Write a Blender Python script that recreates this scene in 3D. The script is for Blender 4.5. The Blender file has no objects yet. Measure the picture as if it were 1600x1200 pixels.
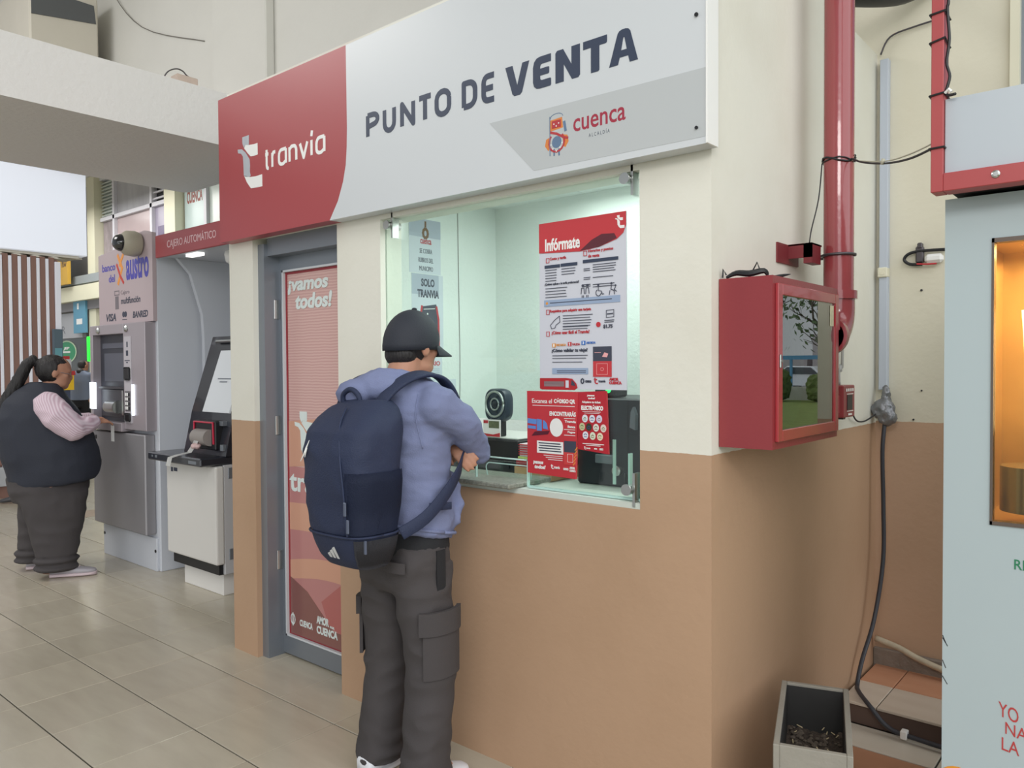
import bpy, bmesh, math, random
from mathutils import Vector, Matrix, noise
random.seed(7)
PI = math.pi
S = bpy.context.scene
C = S.collection
V = Vector

# ------------------------------------------------------------------ camera
cam_d = bpy.data.cameras.new('camera')
cam = bpy.data.objects.new('camera', cam_d)
C.objects.link(cam)
S.camera = cam
cam_d.sensor_width = 36.0
cam_d.lens = 1217.3 / 1600 * 36.0
cam_d.clip_start = 0.05
cam_d.clip_end = 200
_yaw, _pitch, _roll = 0.7041, -0.0229, -0.0059
_f = V((-math.sin(_yaw) * math.cos(_pitch), math.cos(_yaw) * math.cos(_pitch), math.sin(_pitch)))
_r = V((math.cos(_yaw), math.sin(_yaw), 0))
_u = _r.cross(_f)
_c, _s = math.cos(_roll), math.sin(_roll)
_r2, _u2 = _c * _r + _s * _u, -_s * _r + _c * _u
_m = Matrix((_r2, _u2, -_f)).transposed().to_4x4()
_m.translation = V((1.0679, -2.1918, 1.5))
cam.matrix_world = _m

# ------------------------------------------------------------------ light
w = bpy.data.worlds.new('world')
S.world = w
w.use_nodes = True
bg = w.node_tree.nodes['Background']
bg.inputs[0].default_value = (0.93, 0.97, 1.0, 1)
bg.inputs[1].default_value = 0.60
S.view_settings.view_transform = 'Standard'
S.view_settings.look = 'None'
S.view_settings.gamma = 1.0
S.view_settings.use_curve_mapping = False
S.view_settings.exposure = -0.10


def area(name, loc, rot, sx, sy, power, col=(1, 1, 1)):
    d = bpy.data.lights.new(name, 'AREA')
    d.shape = 'RECTANGLE'
    d.size, d.size_y, d.energy, d.color = sx, sy, power, col
    o = bpy.data.objects.new(name, d)
    C.objects.link(o)
    o.location = loc
    o.rotation_euler = rot
    return o


area('booth_ceiling_lamp', (-0.75, 0.6, 2.33), (0, 0, 0), 0.9, 0.6, 12, (0.97, 1.0, 0.985))
area('cash_machine_fill', (-6.5, -3.0, 5.6), (math.radians(25), 0, 0), 3.0, 2.0, 150, (1.0, 0.98, 0.95))  # unseen lamp added to brighten the cash machine fronts
al_ = area('side_wall_fill', (1.35, -2.7, 3.1), (0, 0, 0), 1.4, .6, 32, (1.0, 0.97, 0.93))  # unseen lamp, placed and aimed to brighten the side wall and niche
al_.rotation_euler = V((-1.1, 3.6, -2.6)).to_track_quat('-Z', 'Y').to_euler()
area('shop_lamp', (-17, 4.0, 5.5), (0, 0, 0), 6.0, 2.0, 260, (1.0, 0.98, 0.95))


sd = bpy.data.lights.new('soft_sun', 'SUN')
sd.energy = 3.0
sd.angle = math.radians(100)
sd.color = (0.98, 0.99, 1.0)
so = bpy.data.objects.new('soft_sun', sd)
C.objects.link(so)
so.rotation_euler = V((-1.0, .50, -.28)).to_track_quat('-Z', 'Y').to_euler()


# ------------------------------------------------------------------ materials
def lin(c):
    def f(v):
        v /= 255.0
        return v / 12.92 if v <= 0.04045 else ((v + 0.055) / 1.055) ** 2.4
    return (f(c[0]), f(c[1]), f(c[2]), 1)


MATS = {}


def M(name, col, rough=0.5, metal=0.0, var=0.0, scale=8.0, bump=0.0, bscale=60.0, stretch=None, emit=0.0, spec=0.5, coat=0.0):
    if name in MATS:
        return MATS[name]
    m = bpy.data.materials.new(name)
    m.use_nodes = True
    nt = m.node_tree
    b = nt.nodes['Principled BSDF']
    b.inputs['Base Color'].default_value = lin(col)
    b.inputs['Roughness'].default_value = rough
    b.inputs['Metallic'].default_value = metal
    b.inputs['Specular IOR Level'].default_value = spec
    b.inputs['Coat Weight'].default_value = coat
    if emit:
        b.inputs['Emission Color'].default_value = lin(col)
        b.inputs['Emission Strength'].default_value = emit
    tc = nt.nodes.new('ShaderNodeTexCoord')
    vec = tc.outputs['Object']
    if stretch:
        mp = nt.nodes.new('ShaderNodeMapping')
        mp.inputs['Scale'].default_value = stretch
        nt.links.new(vec, mp.inputs['Vector'])
        vec = mp.outputs['Vector']
    if var:
        n = nt.nodes.new('ShaderNodeTexNoise')
        n.inputs['Scale'].default_value = scale
        n.inputs['Detail'].default_value = 5
        nt.links.new(vec, n.inputs['Vector'])
        mx = nt.nodes.new('ShaderNodeMix')
        mx.data_type = 'RGBA'
        c = lin(col)
        mx.inputs['A'].default_value = (c[0] * (1 - var), c[1] * (1 - var), c[2] * (1 - var), 1)
        mx.inputs['B'].default_value = (min(1, c[0] * (1 + var)), min(1, c[1] * (1 + var)), min(1, c[2] * (1 + var)), 1)
        nt.links.new(n.outputs['Fac'], mx.inputs['Factor'])
        nt.links.new(mx.outputs['Result'], b.inputs['Base Color'])
    if bump:
        n2 = nt.nodes.new('ShaderNodeTexNoise')
        n2.inputs['Scale'].default_value = bscale
        n2.inputs['Detail'].default_value = 4
        nt.links.new(vec, n2.inputs['Vector'])
        bp = nt.nodes.new('ShaderNodeBump')
        bp.inputs['Strength'].default_value = bump
        bp.inputs['Distance'].default_value = 0.01
        nt.links.new(n2.outputs['Fac'], bp.inputs['Height'])
        nt.links.new(bp.outputs['Normal'], b.inputs['Normal'])
    MATS[name] = m
    return m


def glass(name, tint=(225, 245, 238), refl=1.0, rough=0.0, base=0.0):
    """thin sheet glass: tinted transparency plus Fresnel reflection"""
    if name in MATS:
        return MATS[name]
    m = bpy.data.materials.new(name)
    m.use_nodes = True
    nt = m.node_tree
    nt.nodes.clear()
    out = nt.nodes.new('ShaderNodeOutputMaterial')
    tr = nt.nodes.new('ShaderNodeBsdfTransparent')
    tr.inputs[0].default_value = lin(tint)
    gl = nt.nodes.new('ShaderNodeBsdfGlossy')
    gl.inputs['Roughness'].default_value = rough
    fr = nt.nodes.new('ShaderNodeFresnel')
    ge = nt.nodes.new('ShaderNodeNewGeometry')
    mi = nt.nodes.new('ShaderNodeMapRange')
    mi.inputs[3].default_value = 1.5
    mi.inputs[4].default_value = 1 / 1.5
    nt.links.new(ge.outputs['Backfacing'], mi.inputs[0])
    nt.links.new(mi.outputs[0], fr.inputs['IOR'])
    ma = nt.nodes.new('ShaderNodeMath')
    ma.operation = 'MULTIPLY_ADD'
    ma.use_clamp = True
    ma.inputs[1].default_value = refl
    ma.inputs[2].default_value = base
    mx = nt.nodes.new('ShaderNodeMixShader')
    nt.links.new(fr.outputs[0], ma.inputs[0])
    nt.links.new(ma.outputs[0], mx.inputs[0])
    nt.links.new(tr.outputs[0], mx.inputs[1])
    nt.links.new(gl.outputs[0], mx.inputs[2])
    nt.links.new(mx.outputs[0], out.inputs[0])
    MATS[name] = m
    return m


def wall_paint(name, cream, tan, zline):
    """two-tone wall: tan dado below the line, cream above, with faint stains and roller texture"""
    m = M(name, cream, 0.55, bump=0.12, bscale=35)
    nt = m.node_tree
    b = nt.nodes['Principled BSDF']
    geo = nt.nodes.new('ShaderNodeNewGeometry')
    sp = nt.nodes.new('ShaderNodeSeparateXYZ')
    nt.links.new(geo.outputs['Position'], sp.inputs[0])
    nz = nt.nodes.new('ShaderNodeTexNoise')
    nz.inputs['Scale'].default_value = 30
    nt.links.new(geo.outputs['Position'], nz.inputs['Vector'])
    add = nt.nodes.new('ShaderNodeMath')
    add.operation = 'MULTIPLY_ADD'
    add.inputs[1].default_value = 0.006
    nt.links.new(nz.outputs['Fac'], add.inputs[0])
    nt.links.new(sp.outputs['Z'], add.inputs[2])
    gt = nt.nodes.new('ShaderNodeMath')
    gt.operation = 'GREATER_THAN'
    gt.inputs[1].default_value = zline + 0.003
    nt.links.new(add.outputs[0], gt.inputs[0])
    n1 = nt.nodes.new('ShaderNodeTexNoise')
    n1.inputs['Scale'].default_value = 2.2
    n1.inputs['Detail'].default_value = 6
    nt.links.new(geo.outputs['Position'], n1.inputs['Vector'])
    mx = nt.nodes.new('ShaderNodeMix')
    mx.data_type = 'RGBA'
    mx.inputs['A'].default_value = lin(tan)
    mx.inputs['B'].default_value = lin(cream)
    nt.links.new(gt.outputs[0], mx.inputs['Factor'])
    m2 = nt.nodes.new('ShaderNodeMix')
    m2.data_type = 'RGBA'
    m2.blend_type = 'MULTIPLY'
    m2.inputs['B'].default_value = (0.86, 0.84, 0.80, 1)
    rmp = nt.nodes.new('ShaderNodeMapRange')
    rmp.inputs[1].default_value = 0.45
    rmp.inputs[2].default_value = 0.85
    rmp.inputs[4].default_value = 0.7
    nt.links.new(n1.outputs['Fac'], rmp.inputs[0])
    nt.links.new(rmp.outputs[0], m2.inputs['Factor'])
    nt.links.new(mx.outputs['Result'], m2.inputs['A'])
    nt.links.new(m2.outputs['Result'], b.inputs['Base Color'])
    return m


def tile_mat(name, col, col2, rough=0.22):
    """polished ceramic tile with soft diagonal streaks and a small tone shift per tile"""
    m = M(name, col, rough)
    nt = m.node_tree
    b = nt.nodes['Principled BSDF']
    geo = nt.nodes.new('ShaderNodeNewGeometry')
    mp = nt.nodes.new('ShaderNodeMapping')
    mp.inputs['Scale'].default_value = (1.6, 7.0, 1)
    mp.inputs['Rotation'].default_value = (0, 0, 0.6)
    nt.links.new(geo.outputs['Position'], mp.inputs['Vector'])
    n = nt.nodes.new('ShaderNodeTexNoise')
    n.inputs['Scale'].default_value = 2.0
    n.inputs['Detail'].default_value = 6
    nt.links.new(mp.outputs['Vector'], n.inputs['Vector'])
    mx = nt.nodes.new('ShaderNodeMix')
    mx.data_type = 'RGBA'
    mx.inputs['A'].default_value = lin(col)
    mx.inputs['B'].default_value = lin(col2)
    nt.links.new(n.outputs['Fac'], mx.inputs['Factor'])
    oi = nt.nodes.new('ShaderNodeObjectInfo')
    mr = nt.nodes.new('ShaderNodeMapRange')
    mr.inputs[3].default_value = 0.93
    mr.inputs[4].default_value = 1.04
    nt.links.new(oi.outputs['Random'], mr.inputs[0])
    m2 = nt.nodes.new('ShaderNodeMix')
    m2.data_type = 'RGBA'
    m2.blend_type = 'MULTIPLY'
    m2.inputs['Factor'].default_value = 1
    nt.links.new(mx.outputs['Result'], m2.inputs['A'])
    nt.links.new(mr.outputs[0], m2.inputs['B'])
    nt.links.new(m2.outputs['Result'], b.inputs['Base Color'])
    return m


# ------------------------------------------------------------------ mesh helpers
def B():
    return bmesh.new()


def box(bm, x0, x1, y0, y1, z0, z1, bev=0.0, seg=1):
    r = bmesh.ops.create_cube(bm, size=1.0)
    vs = r['verts']
    for v in vs:
        v.co = V((x0 + (v.co.x + .5) * (x1 - x0), y0 + (v.co.y + .5) * (y1 - y0), z0 + (v.co.z + .5) * (z1 - z0)))
    if bev:
        es = list({e for v in vs for e in v.link_edges})
        bmesh.ops.bevel(bm, geom=es, offset=bev, segments=seg, profile=0.5, affect='EDGES')
    return bm


def frames(pts):
    out = []
    n = len(pts)
    up = None
    for i, p in enumerate(pts):
        t = (pts[min(i + 1, n - 1)] - pts[max(i - 1, 0)])
        t = t.normalized() if t.length > 1e-9 else V((0, 0, 1))
        if up is None:
            a = V((0, 0, 1)) if abs(t.z) < .9 else V((1, 0, 0))
            u = a.cross(t).normalized()
        else:
            u = (up - t * up.dot(t))
            u = u.normalized() if u.length > 1e-6 else t.orthogonal().normalized()
        v = t.cross(u)
        up = u
        out.append((t, u, v))
    return out


def ringloft(bm, rings, cap=True):
    vr = [[bm.verts.new(p) for p in r] for r in rings]
    n = len(vr[0])
    for a, b in zip(vr, vr[1:]):
        for i in range(n):
            j = (i + 1) % n
            bm.faces.new((a[i], a[j], b[j], b[i]))
    if cap:
        bm.faces.new(list(reversed(vr[0])))
        bm.faces.new(vr[-1])


def tube(bm, pts, r, n=8, cap=True):
    pts = [V(p) for p in pts]
    rs = r if isinstance(r, (list, tuple)) else [r] * len(pts)
    rings = []
    for p, q, (t, u, v) in zip(pts, rs, frames(pts)):
        rings.append([p + (u * math.cos(2 * PI * k / n) + v * math.sin(2 * PI * k / n)) * q for k in range(n)])
    ringloft(bm, rings, cap)
    return bm


def capsule(bm, pts, rs, n=12):
    """tapered limb with rounded ends"""
    pts = [V(p) for p in pts]
    P, R = [], []
    t0 = (pts[1] - pts[0]).normalized()
    t1 = (pts[-1] - pts[-2]).normalized()
    for a in (80, 55, 28):
        a = math.radians(a)
        P.append(pts[0] - t0 * rs[0] * math.sin(a))
        R.append(rs[0] * math.cos(a))
    P += pts
    R += list(rs)
    for a in (28, 55, 80):
        a = math.radians(a)
        P.append(pts[-1] + t1 * rs[-1] * math.sin(a))
        R.append(rs[-1] * math.cos(a))
    return tube(bm, P, R, n)


def smooth_pts(pts, k=4):
    """Catmull-Rom through the points"""
    pts = [V(p) for p in pts]
    out = []
    n = len(pts)
    for i in range(n - 1):
        p0, p1, p2, p3 = pts[max(i - 1, 0)], pts[i], pts[i + 1], pts[min(i + 2, n - 1)]
        for s in range(k):
            t = s / k
            out.append(0.5 * ((2 * p1) + (p2 - p0) * t + (2 * p0 - 5 * p1 + 4 * p2 - p3) * t * t + (3 * p1 - p0 - 3 * p2 + p3) * t ** 3))
    out.append(pts[-1])
    return out


def section(cx, cy, z, rx, ry, n=24, e=2.0, rot=0.0, tilt=0.0):
    r = []
    for k in range(n):
        a = 2 * PI * k / n
        c, s = math.cos(a), math.sin(a)
        x = rx * math.copysign(abs(c) ** (2 / e), c)
        y = ry * math.copysign(abs(s) ** (2 / e), s)
        xr = x * math.cos(rot) - y * math.sin(rot)
        yr = x * math.sin(rot) + y * math.cos(rot)
        r.append(V((cx + xr, cy + yr, z + tilt * yr)))
    return r


def ellipsoid(bm, c, r, rot=None, u=16, v=12):
    m = Matrix.Translation(V(c)) @ (rot.to_4x4() if rot else Matrix.Identity(4)) @ Matrix.Diagonal((r[0], r[1], r[2], 1))
    bmesh.ops.create_uvsphere(bm, u_segments=u, v_segments=v, radius=1.0, matrix=m)
    return bm


def cyl(bm, p0, p1, r, n=16, r2=None):
    return tube(bm, [p0, p1], [r, r if r2 is None else r2], n)


def lathe(bm, prof, c, axis='z', n=24):
    """prof: list of (radius, height) from centre c along axis"""
    rings = []
    c = V(c)
    for r, h in prof:
        ring = []
        for k in range(n):
            a = 2 * PI * k / n
            x, y = r * math.cos(a), r * math.sin(a)
            p = {'z': V((x, y, h)), 'y': V((x, h, y)), 'x': V((h, x, y))}[axis]
            ring.append(c + p)
        rings.append(ring)
    ringloft(bm, rings)
    bmesh.ops.recalc_face_normals(bm, faces=bm.faces)
    return bm


def onplane(pl, a, z):
    """pl = ('y', v): plane facing -Y, a is x.  ('x', v): plane facing +X, a is y."""
    return V((a, pl[1], z)) if pl[0] == 'y' else V((pl[1], a, z))


def pnormal(pl):
    return V((0, -1, 0)) if pl[0] == 'y' else V((1, 0, 0))


def poly(bm, pts, pl, depth):
    """solid plate with outline pts on the plane, pushed out by depth"""
    nrm = pnormal(pl)
    lo = [bm.verts.new(onplane(pl, a, z)) for a, z in pts]
    f = bm.faces.new(lo)
    r = bmesh.ops.extrude_face_region(bm, geom=[f])
    for v in [g for g in r['geom'] if isinstance(g, bmesh.types.BMVert)]:
        v.co += nrm * depth
    bmesh.ops.recalc_face_normals(bm, faces=bm.faces)
    return bm


def rect(bm, pl, a0, a1, z0, z1, depth=0.001):
    return poly(bm, [(a0, z0), (a1, z0), (a1, z1), (a0, z1)], pl, depth)


def disc(bm, pl, a, z, ra, rz=None, depth=0.001, n=24):
    rz = rz or ra
    return poly(bm, [(a + ra * math.cos(2 * PI * k / n), z + rz * math.sin(2 * PI * k / n)) for k in range(n)], pl, depth)


def stroke(bm, pts, w, pl, depth=0.001, closed=False):
    """flat line of width w through 2D points"""
    n = len(pts)
    rng = range(n if closed else n - 1)
    for i in rng:
        depth += 1.7e-5
        (a0, z0), (a1, z1) = pts[i], pts[(i + 1) % n]
        d = math.hypot(a1 - a0, z1 - z0) or 1e-6
        ux, uz = (a1 - a0) / d, (z1 - z0) / d
        e = w * .45
        a0e, z0e, a1e, z1e = a0 - ux * e, z0 - uz * e, a1 + ux * e, z1 + uz * e
        nx, nz = -uz * w / 2, ux * w / 2
        poly(bm, [(a0e + nx, z0e + nz), (a0e - nx, z0e - nz), (a1e - nx, z1e - nz), (a1e + nx, z1e + nz)], pl, depth)
    return bm


def text(bm, s, a0, a1, z0, z1, pl, bold=0.0, shear=0.0, depth=0.001, res=3, rise=0.0):
    """letters fitted to the box a0..a1 x z0..z1 on the plane"""
    cu = bpy.data.curves.new('t', 'FONT')
    cu.body = s
    cu.offset = bold
    cu.shear = shear
    cu.resolution_u = res
    cu.extrude = 0.001
    cu.align_x = 'CENTER'
    o = bpy.data.objects.new('t', cu)
    C.objects.link(o)
    dg = bpy.context.evaluated_depsgraph_get()
    me = bpy.data.meshes.new_from_object(o.evaluated_get(dg))
    bpy.data.objects.remove(o)
    bpy.data.curves.remove(cu)
    xs = [v.co.x for v in me.vertices]
    ys = [v.co.y for v in me.vertices]
    if not xs:
        return bm
    x0, x1, y0, y1 = min(xs), max(xs), min(ys), max(ys)
    nrm = pnormal(pl)
    for v in me.vertices:
        u = (v.co.x - x0) / (x1 - x0)
        a = a0 + u * (a1 - a0)
        z = z0 + (v.co.y - y0) / (y1 - y0) * (z1 - z0) + rise * u
        v.co = onplane(pl, a, z) + nrm * (depth if v.co.z > 0 else 0)
    bm.from_mesh(me)
    bpy.data.meshes.remove(me)
    return bm


def wpos(o):
    p = V((0, 0, 0))
    while o:
        p += o.location
        o = o.parent
    return p


def obj(name, bm, mat, parent=None, smooth=False, label=None, cat=None, group=None, kind=None, local=False, autos=None, base=None):
    """link a bmesh built in world coordinates as one object (local=True: already in the parent's space)"""
    org = V((0, 0, 0)) if local else (wpos(parent) if parent else V((0, 0, 0)))
    if base is not None:
        org = V(base)
    bmesh.ops.recalc_face_normals(bm, faces=bm.faces)
    if org.length:
        bmesh.ops.translate(bm, vec=-org, verts=bm.verts)
    me = bpy.data.meshes.new(name)
    bm.to_mesh(me)
    bm.free()
    o = bpy.data.objects.new(name, me)
    C.objects.link(o)
    if base is not None:
        o.location = V(base)
    if isinstance(mat, (list, tuple)):
        for x in mat:
            me.materials.append(x)
    elif mat:
        me.materials.append(mat)
    if smooth:
        for p in me.polygons:
            p.use_smooth = True
        if autos:
            try:
                me.set_sharp_from_angle(angle=math.radians(autos))
            except Exception:
                pass
    if parent:
        o.parent = parent
    tag(o, label, cat, group, kind)
    return o


def tag(o, label=None, cat=None, group=None, kind=None):
    if label:
        o['label'] = label
    if cat:
        o['category'] = cat
    if group:
        o['group'] = group
    if kind:
        o['kind'] = kind
    return o


def thing(name, label, cat, loc=(0, 0, 0), group=None, rz=0.0):
    o = bpy.data.objects.new(name, None)
    o.empty_display_size = 0.1
    C.objects.link(o)
    o.location = loc
    o.rotation_euler = (0, 0, rz)
    return tag(o, label, cat, group)


def struct(name, bm, mat, label=None, **k):
    return obj(name, bm, mat, kind='structure', label=label, **k)


def fuse(bm, voxel, smooth=3, fac=0.5):
    """turn overlapping closed shapes into one continuous surface"""
    me = bpy.data.meshes.new('fuse')
    bmesh.ops.recalc_face_normals(bm, faces=bm.faces)
    bm.to_mesh(me)
    bm.free()
    o = bpy.data.objects.new('fuse', me)
    C.objects.link(o)
    m = o.modifiers.new('r', 'REMESH')
    m.mode = 'VOXEL'
    m.voxel_size = voxel
    if smooth:
        s = o.modifiers.new('s', 'SMOOTH')
        s.factor = fac
        s.iterations = smooth
    dg = bpy.context.evaluated_depsgraph_get()
    m2 = bpy.data.meshes.new_from_object(o.evaluated_get(dg))
    bpy.data.objects.remove(o)
    bpy.data.meshes.remove(me)
    out = B()
    out.from_mesh(m2)
    bpy.data.meshes.remove(m2)
    return out


def folds(bm, amp, sc, seed=0.0, ridged=True, zmin=-9, zmax=9):
    """cloth folds pushed along the normals"""
    bm.normal_update()
    for v in bm.verts:
        p = V((v.co.x * sc[0] + seed, v.co.y * sc[1], v.co.z * sc[2]))
        n = noise.noise(p)
        if ridged:
            n = 0.35 - abs(n) * 1.6
        v.co += v.normal * n * amp
    return bm


# ------------------------------------------------------------------ shared materials
CREAM = (226, 224, 213)
TAN = (184, 151, 123)
m_wall = wall_paint('booth_paint', CREAM, TAN, 1.225)
m_wall2 = wall_paint('back_wall_paint', (222, 217, 198), (198, 165, 138), 1.233)
m_conc = M('grey_plaster', (212, 210, 204), .8, var=.07, scale=1.6, bump=.25, bscale=14)
m_beam = M('painted_beam', (214, 212, 210), .7, var=.03, scale=1.3, bump=.35, bscale=30)
m_red = M('sign_red', (166, 70, 75), .35)
m_signw = M('sign_white', (206, 210, 214), .3)
m_signg = M('sign_grey', (186, 190, 192), .32)
m_navyink = M('navy_ink', (52, 62, 84), .4)
m_white = M('white_print', (238, 238, 236), .4)
m_pred = M('painted_red_metal', (142, 54, 59), .32, var=.05, scale=6, bump=.05, bscale=90)
m_blk = M('black_plastic', (26, 27, 31), .4)
m_dk = M('dark_rubber', (38, 38, 42), .6)
m_chrome = M('brushed_steel', (190, 192, 190), .28, metal=1)
m_alu = M('anodised_aluminium', (138, 144, 152), .4, metal=.55)
m_paper = M('white_paper', (226, 228, 232), .6)
m_ink = M('dark_ink', (62, 66, 82), .6)
m_rink = M('red_ink', (190, 46, 56), .5)
m_grout = M('dark_grout', (62, 58, 52), .9)
m_tile = tile_mat('cream_floor_tile', (196, 188, 170), (174, 165, 148))
m_wtile = tile_mat('white_floor_tile', (214, 208, 196), (200, 192, 178), .35)
m_ttile = tile_mat('terracotta_floor_tile', (190, 142, 112), (176, 128, 100), .4)
m_btile = tile_mat('brown_floor_tile', (158, 132, 108), (146, 120, 98), .3)

# ================================================================== SETTING
# floor: dark joint bed, cream tiles laid on it one by one
bm = B(); box(bm, -26, 2.6, -4.5, 1.9, -.12, -.005)
fl = struct('floor', bm, m_grout, 'polished cream tile floor with dark joints')
bm = B(); box(bm, -26, -4.9, 1.9, 12, -.12, -.005)
obj('floor_slab', bm, m_grout, fl)
TX, TY = .405, .4
tile_me = {}


def tile(w_, d_, mat, key):
    if key in tile_me:
        return tile_me[key]
    b_ = B()
    box(b_, -w_ / 2, w_ / 2, -d_ / 2, d_ / 2, -.009, 0, .0016)
    me = bpy.data.meshes.new('floor_tile')
    b_.to_mesh(me)
    b_.free()
    me.materials.append(mat)
    tile_me[key] = me
    return me


def inview(x, y, margin, z=0.0):
    p = V((x, y, z)) - cam.matrix_world.translation
    d = p.dot(_f)
    if d < .3:
        return None
    u_, v_ = p.dot(_r2) / d * 1217.3, p.dot(_u2) / d * 1217.3
    if abs(u_) < 800 + margin and abs(v_) < 600 + margin:
        return d
    return None


def occupied(x, y):
    if -2.6 < x < 0 and y > .4:
        return True
    if -5.6 < x < -2.6 and .9 < y < 1.8:
        return True
    return x > -.02 and y > -.15


near = []
for i in range(-60, 8):
    for j in range(-10, 20):
        x, y = -2.016 + TX * (i + .5), -.61 + TY * (j + .5)
        if occupied(x, y) or y > 7:
            continue
        d = inview(x, y, 160)
        if d:
            near.append((d, x, y))
near.sort()
tiled = set()
for d, x, y in near[:295]:
    tiled.add((round(x, 3), round(y, 3)))
    # a diamond of brown tiles inlaid near the cash machines
    brown = abs(x + 7.48) < .2 and abs(y - .99) < .2
    o = bpy.data.objects.new('floor_tile', tile(TX - .0034, TY - .0062, m_btile if brown else m_tile, 'b' if brown else 'n'))
    C.objects.link(o)
    o.parent = fl
    o.location = (x, y, 0)
bm = B()
for i in range(-60, 12):
    for j in range(-10, 32):
        x, y = -2.016 + TX * (i + .5), -.61 + TY * (j + .5)
        if (round(x, 3), round(y, 3)) in tiled or occupied(x, y) or x < -26 or (y > 1.8 and x > -5.2) or x > 2.5:
            continue
        box(bm, x - TX / 2 + .0017, x + TX / 2 - .0017, y - TY / 2 + .0031, y + TY / 2 - .0031, -.009, 0)
obj('far_tiles', bm, m_tile, fl, kind='stuff')
# pale and terracotta tiles beside the booth
for (x0, x1, y0, y1, mm, k) in [(.0, .405, .985, 1.185, m_wtile, 'w1'), (.409, .81, .985, 1.185, m_wtile, 'w1'),
                                (.0, .405, .585, .981, m_ttile, 't1'), (.409, .81, .585, .981, m_ttile, 't1'),
                                (.0, .405, .185, .581, m_wtile, 'w2'), (.409, .81, .185, .581, m_wtile, 'w2'),
                                (.0, .405, -.215, .181, m_wtile, 'w2'), (.409, .81, -.215, .181, m_wtile, 'w2'),
                                (.81, 1.21, -.215, .181, m_wtile, 'w2'), (.814, 1.21, .185, .581, m_wtile, 'w2')]:
    o = bpy.data.objects.new('floor_tile', tile(.4, y1 - y0 - .003, mm, k))
    C.objects.link(o)
    o.parent = fl
    o.location = ((x0 + x1) / 2 + .002, (y0 + y1) / 2, 0)
# step along the back wall
bm = B(); box(bm, 0.012, .9, 1.195, 1.70, 0, .078)
st = struct('trim_1', bm, M('step_riser', (92, 74, 66), .7, var=.15, scale=9), 'low tiled step along the back wall')
m_steptile = tile_mat('step_tile', (214, 204, 190), (196, 182, 166), .4)
m_dusty = tile_mat('dusty_orange_tile', (206, 158, 128), (188, 132, 100), .6)
for x0, x1, y0, y1, mm in [(.012, .15, 1.185, 1.44, m_steptile), (.154, .45, 1.185, 1.44, m_steptile), (.454, .9, 1.185, 1.44, m_steptile),
                           (.012, .15, 1.444, 1.7, m_dusty), (.154, .45, 1.444, 1.7, m_dusty), (.454, .9, 1.444, 1.7, m_dusty)]:
    bm = B(); box(bm, x0, x1, y0, y1, .078, .09, .002)
    obj('step_tile', bm, mm, st)
# ribbed masonry skirting and old pipe behind the step
bm = B(); box(bm, .0, .51, 1.685, 1.712, .05, .165, .004)
struct('baseboard_right', bm, M('bare_mortar', (140, 130, 120), .9, var=.25, scale=20, bump=.8, bscale=40), 'bare chipped mortar base of the back wall')

# booth walls (thickness .12): front wall with door gap and window opening
T = .12
bm = B()
box(bm, -2.755, -2.53, 0, .30, 0, 2.16)            # pillar left of the door
box(bm, -1.83, -1.53, 0, T, 0, 2.16)               # pier between door and window
box(bm, -1.53, -.25, 0, T, 0, 1.03)               # under the window
box(bm, -.25, 0, 0, T, 0, 2.94)                   # right pier
box(bm, -1.53, -.25, 0, T, 2.13, 2.94)            # lintel over the window
box(bm, -2.755, -1.53, 0, T, 2.16, 2.94)          # lintel over the door
struct('wall_front', bm, m_wall, 'front wall of the ticket booth, cream above and tan below')
bm = B(); box(bm, -T, 0, T, 1.712, 0, 2.94)
box(bm, -2.755, -T, 1.66, 1.712, 0, 2.94)
box(bm, -2.755, -2.70, .30, 1.66, 0, 2.94)
struct('wall_side', bm, m_wall, 'side wall of the ticket booth, cream above and tan below')
bm = B(); box(bm, -2.70, -T, T, 1.66, 2.90, 2.94)
struct('trim_2', bm, m_conc, 'flat roof of the ticket booth')
# interior of the booth
m_in = M('interior_white', (230, 235, 232), .55, bump=.3, bscale=50, var=.03, scale=3)
bm = B()
box(bm, -1.83, -1.79, T, 1.08, 0, 2.37)
box(bm, -1.79, -T, 1.04, 1.08, 0, 2.37)
box(bm, -.14, -T, T, 1.04, 0, 2.37)
struct('wall_interior', bm, m_in, 'white rough interior walls of the booth')
bm = B(); box(bm, -1.83, -T, T, 1.08, 2.38, 2.40)
ci = struct('ceiling_booth', bm, m_grout, 'panelled ceiling inside the booth')
for x0, x1 in ((-1.83, -1.19), (-1.185, -.59), (-.585, -T)):
    for y0, y1 in ((T, .66), (.665, 1.08)):
        bm = B(); box(bm, x0, x1, y0, y1, 2.362, 2.38)
        obj('ceiling_panel', bm, m_in, ci)
bm = B(); box(bm, -1.53, -.25, .005, T + .02, 1.03, 1.05)
struct('trim_3', bm, M('pale_desk', (206, 214, 206), .5), 'pale desk and sill behind the window')
# back wall with the opening to the garden
bm = B()
box(bm, 0, .62, 1.712, 1.86, 0, 2.35)
box(bm, 0, 3.2, 1.712, 1.86, 2.35, 2.62)
box(bm, 0, .53, 1.712, 1.86, 2.62, 5.6)
box(bm, -2.3, 0, 1.712, 1.86, 2.94, 5.6)
box(bm, 1.5, 3.2, 1.712, 1.86, 2.62, 5.6)
box(bm, .53, 1.5, 1.712, 1.86, 4.4, 5.6)
wb = struct('wall_back', bm, m_wall2, 'cream and tan back wall behind the pipe')
wn = thing('window_2', 'high window with a cream frame in the back wall', None)
del wn['label']
tag(wn, 'high window with a cream frame in the back wall', kind='structure')
bm = B(); box(bm, .53, .565, 1.68, 1.75, 2.62, 4.4); box(bm, .565, 1.5, 1.68, 1.75, 2.62, 2.655)
obj('window_frame', bm, M('cream_frame', (226, 222, 200), .5), wn)
bm = B(); box(bm, .565, .60, 1.72, 1.75, 2.655, 4.4)
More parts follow.
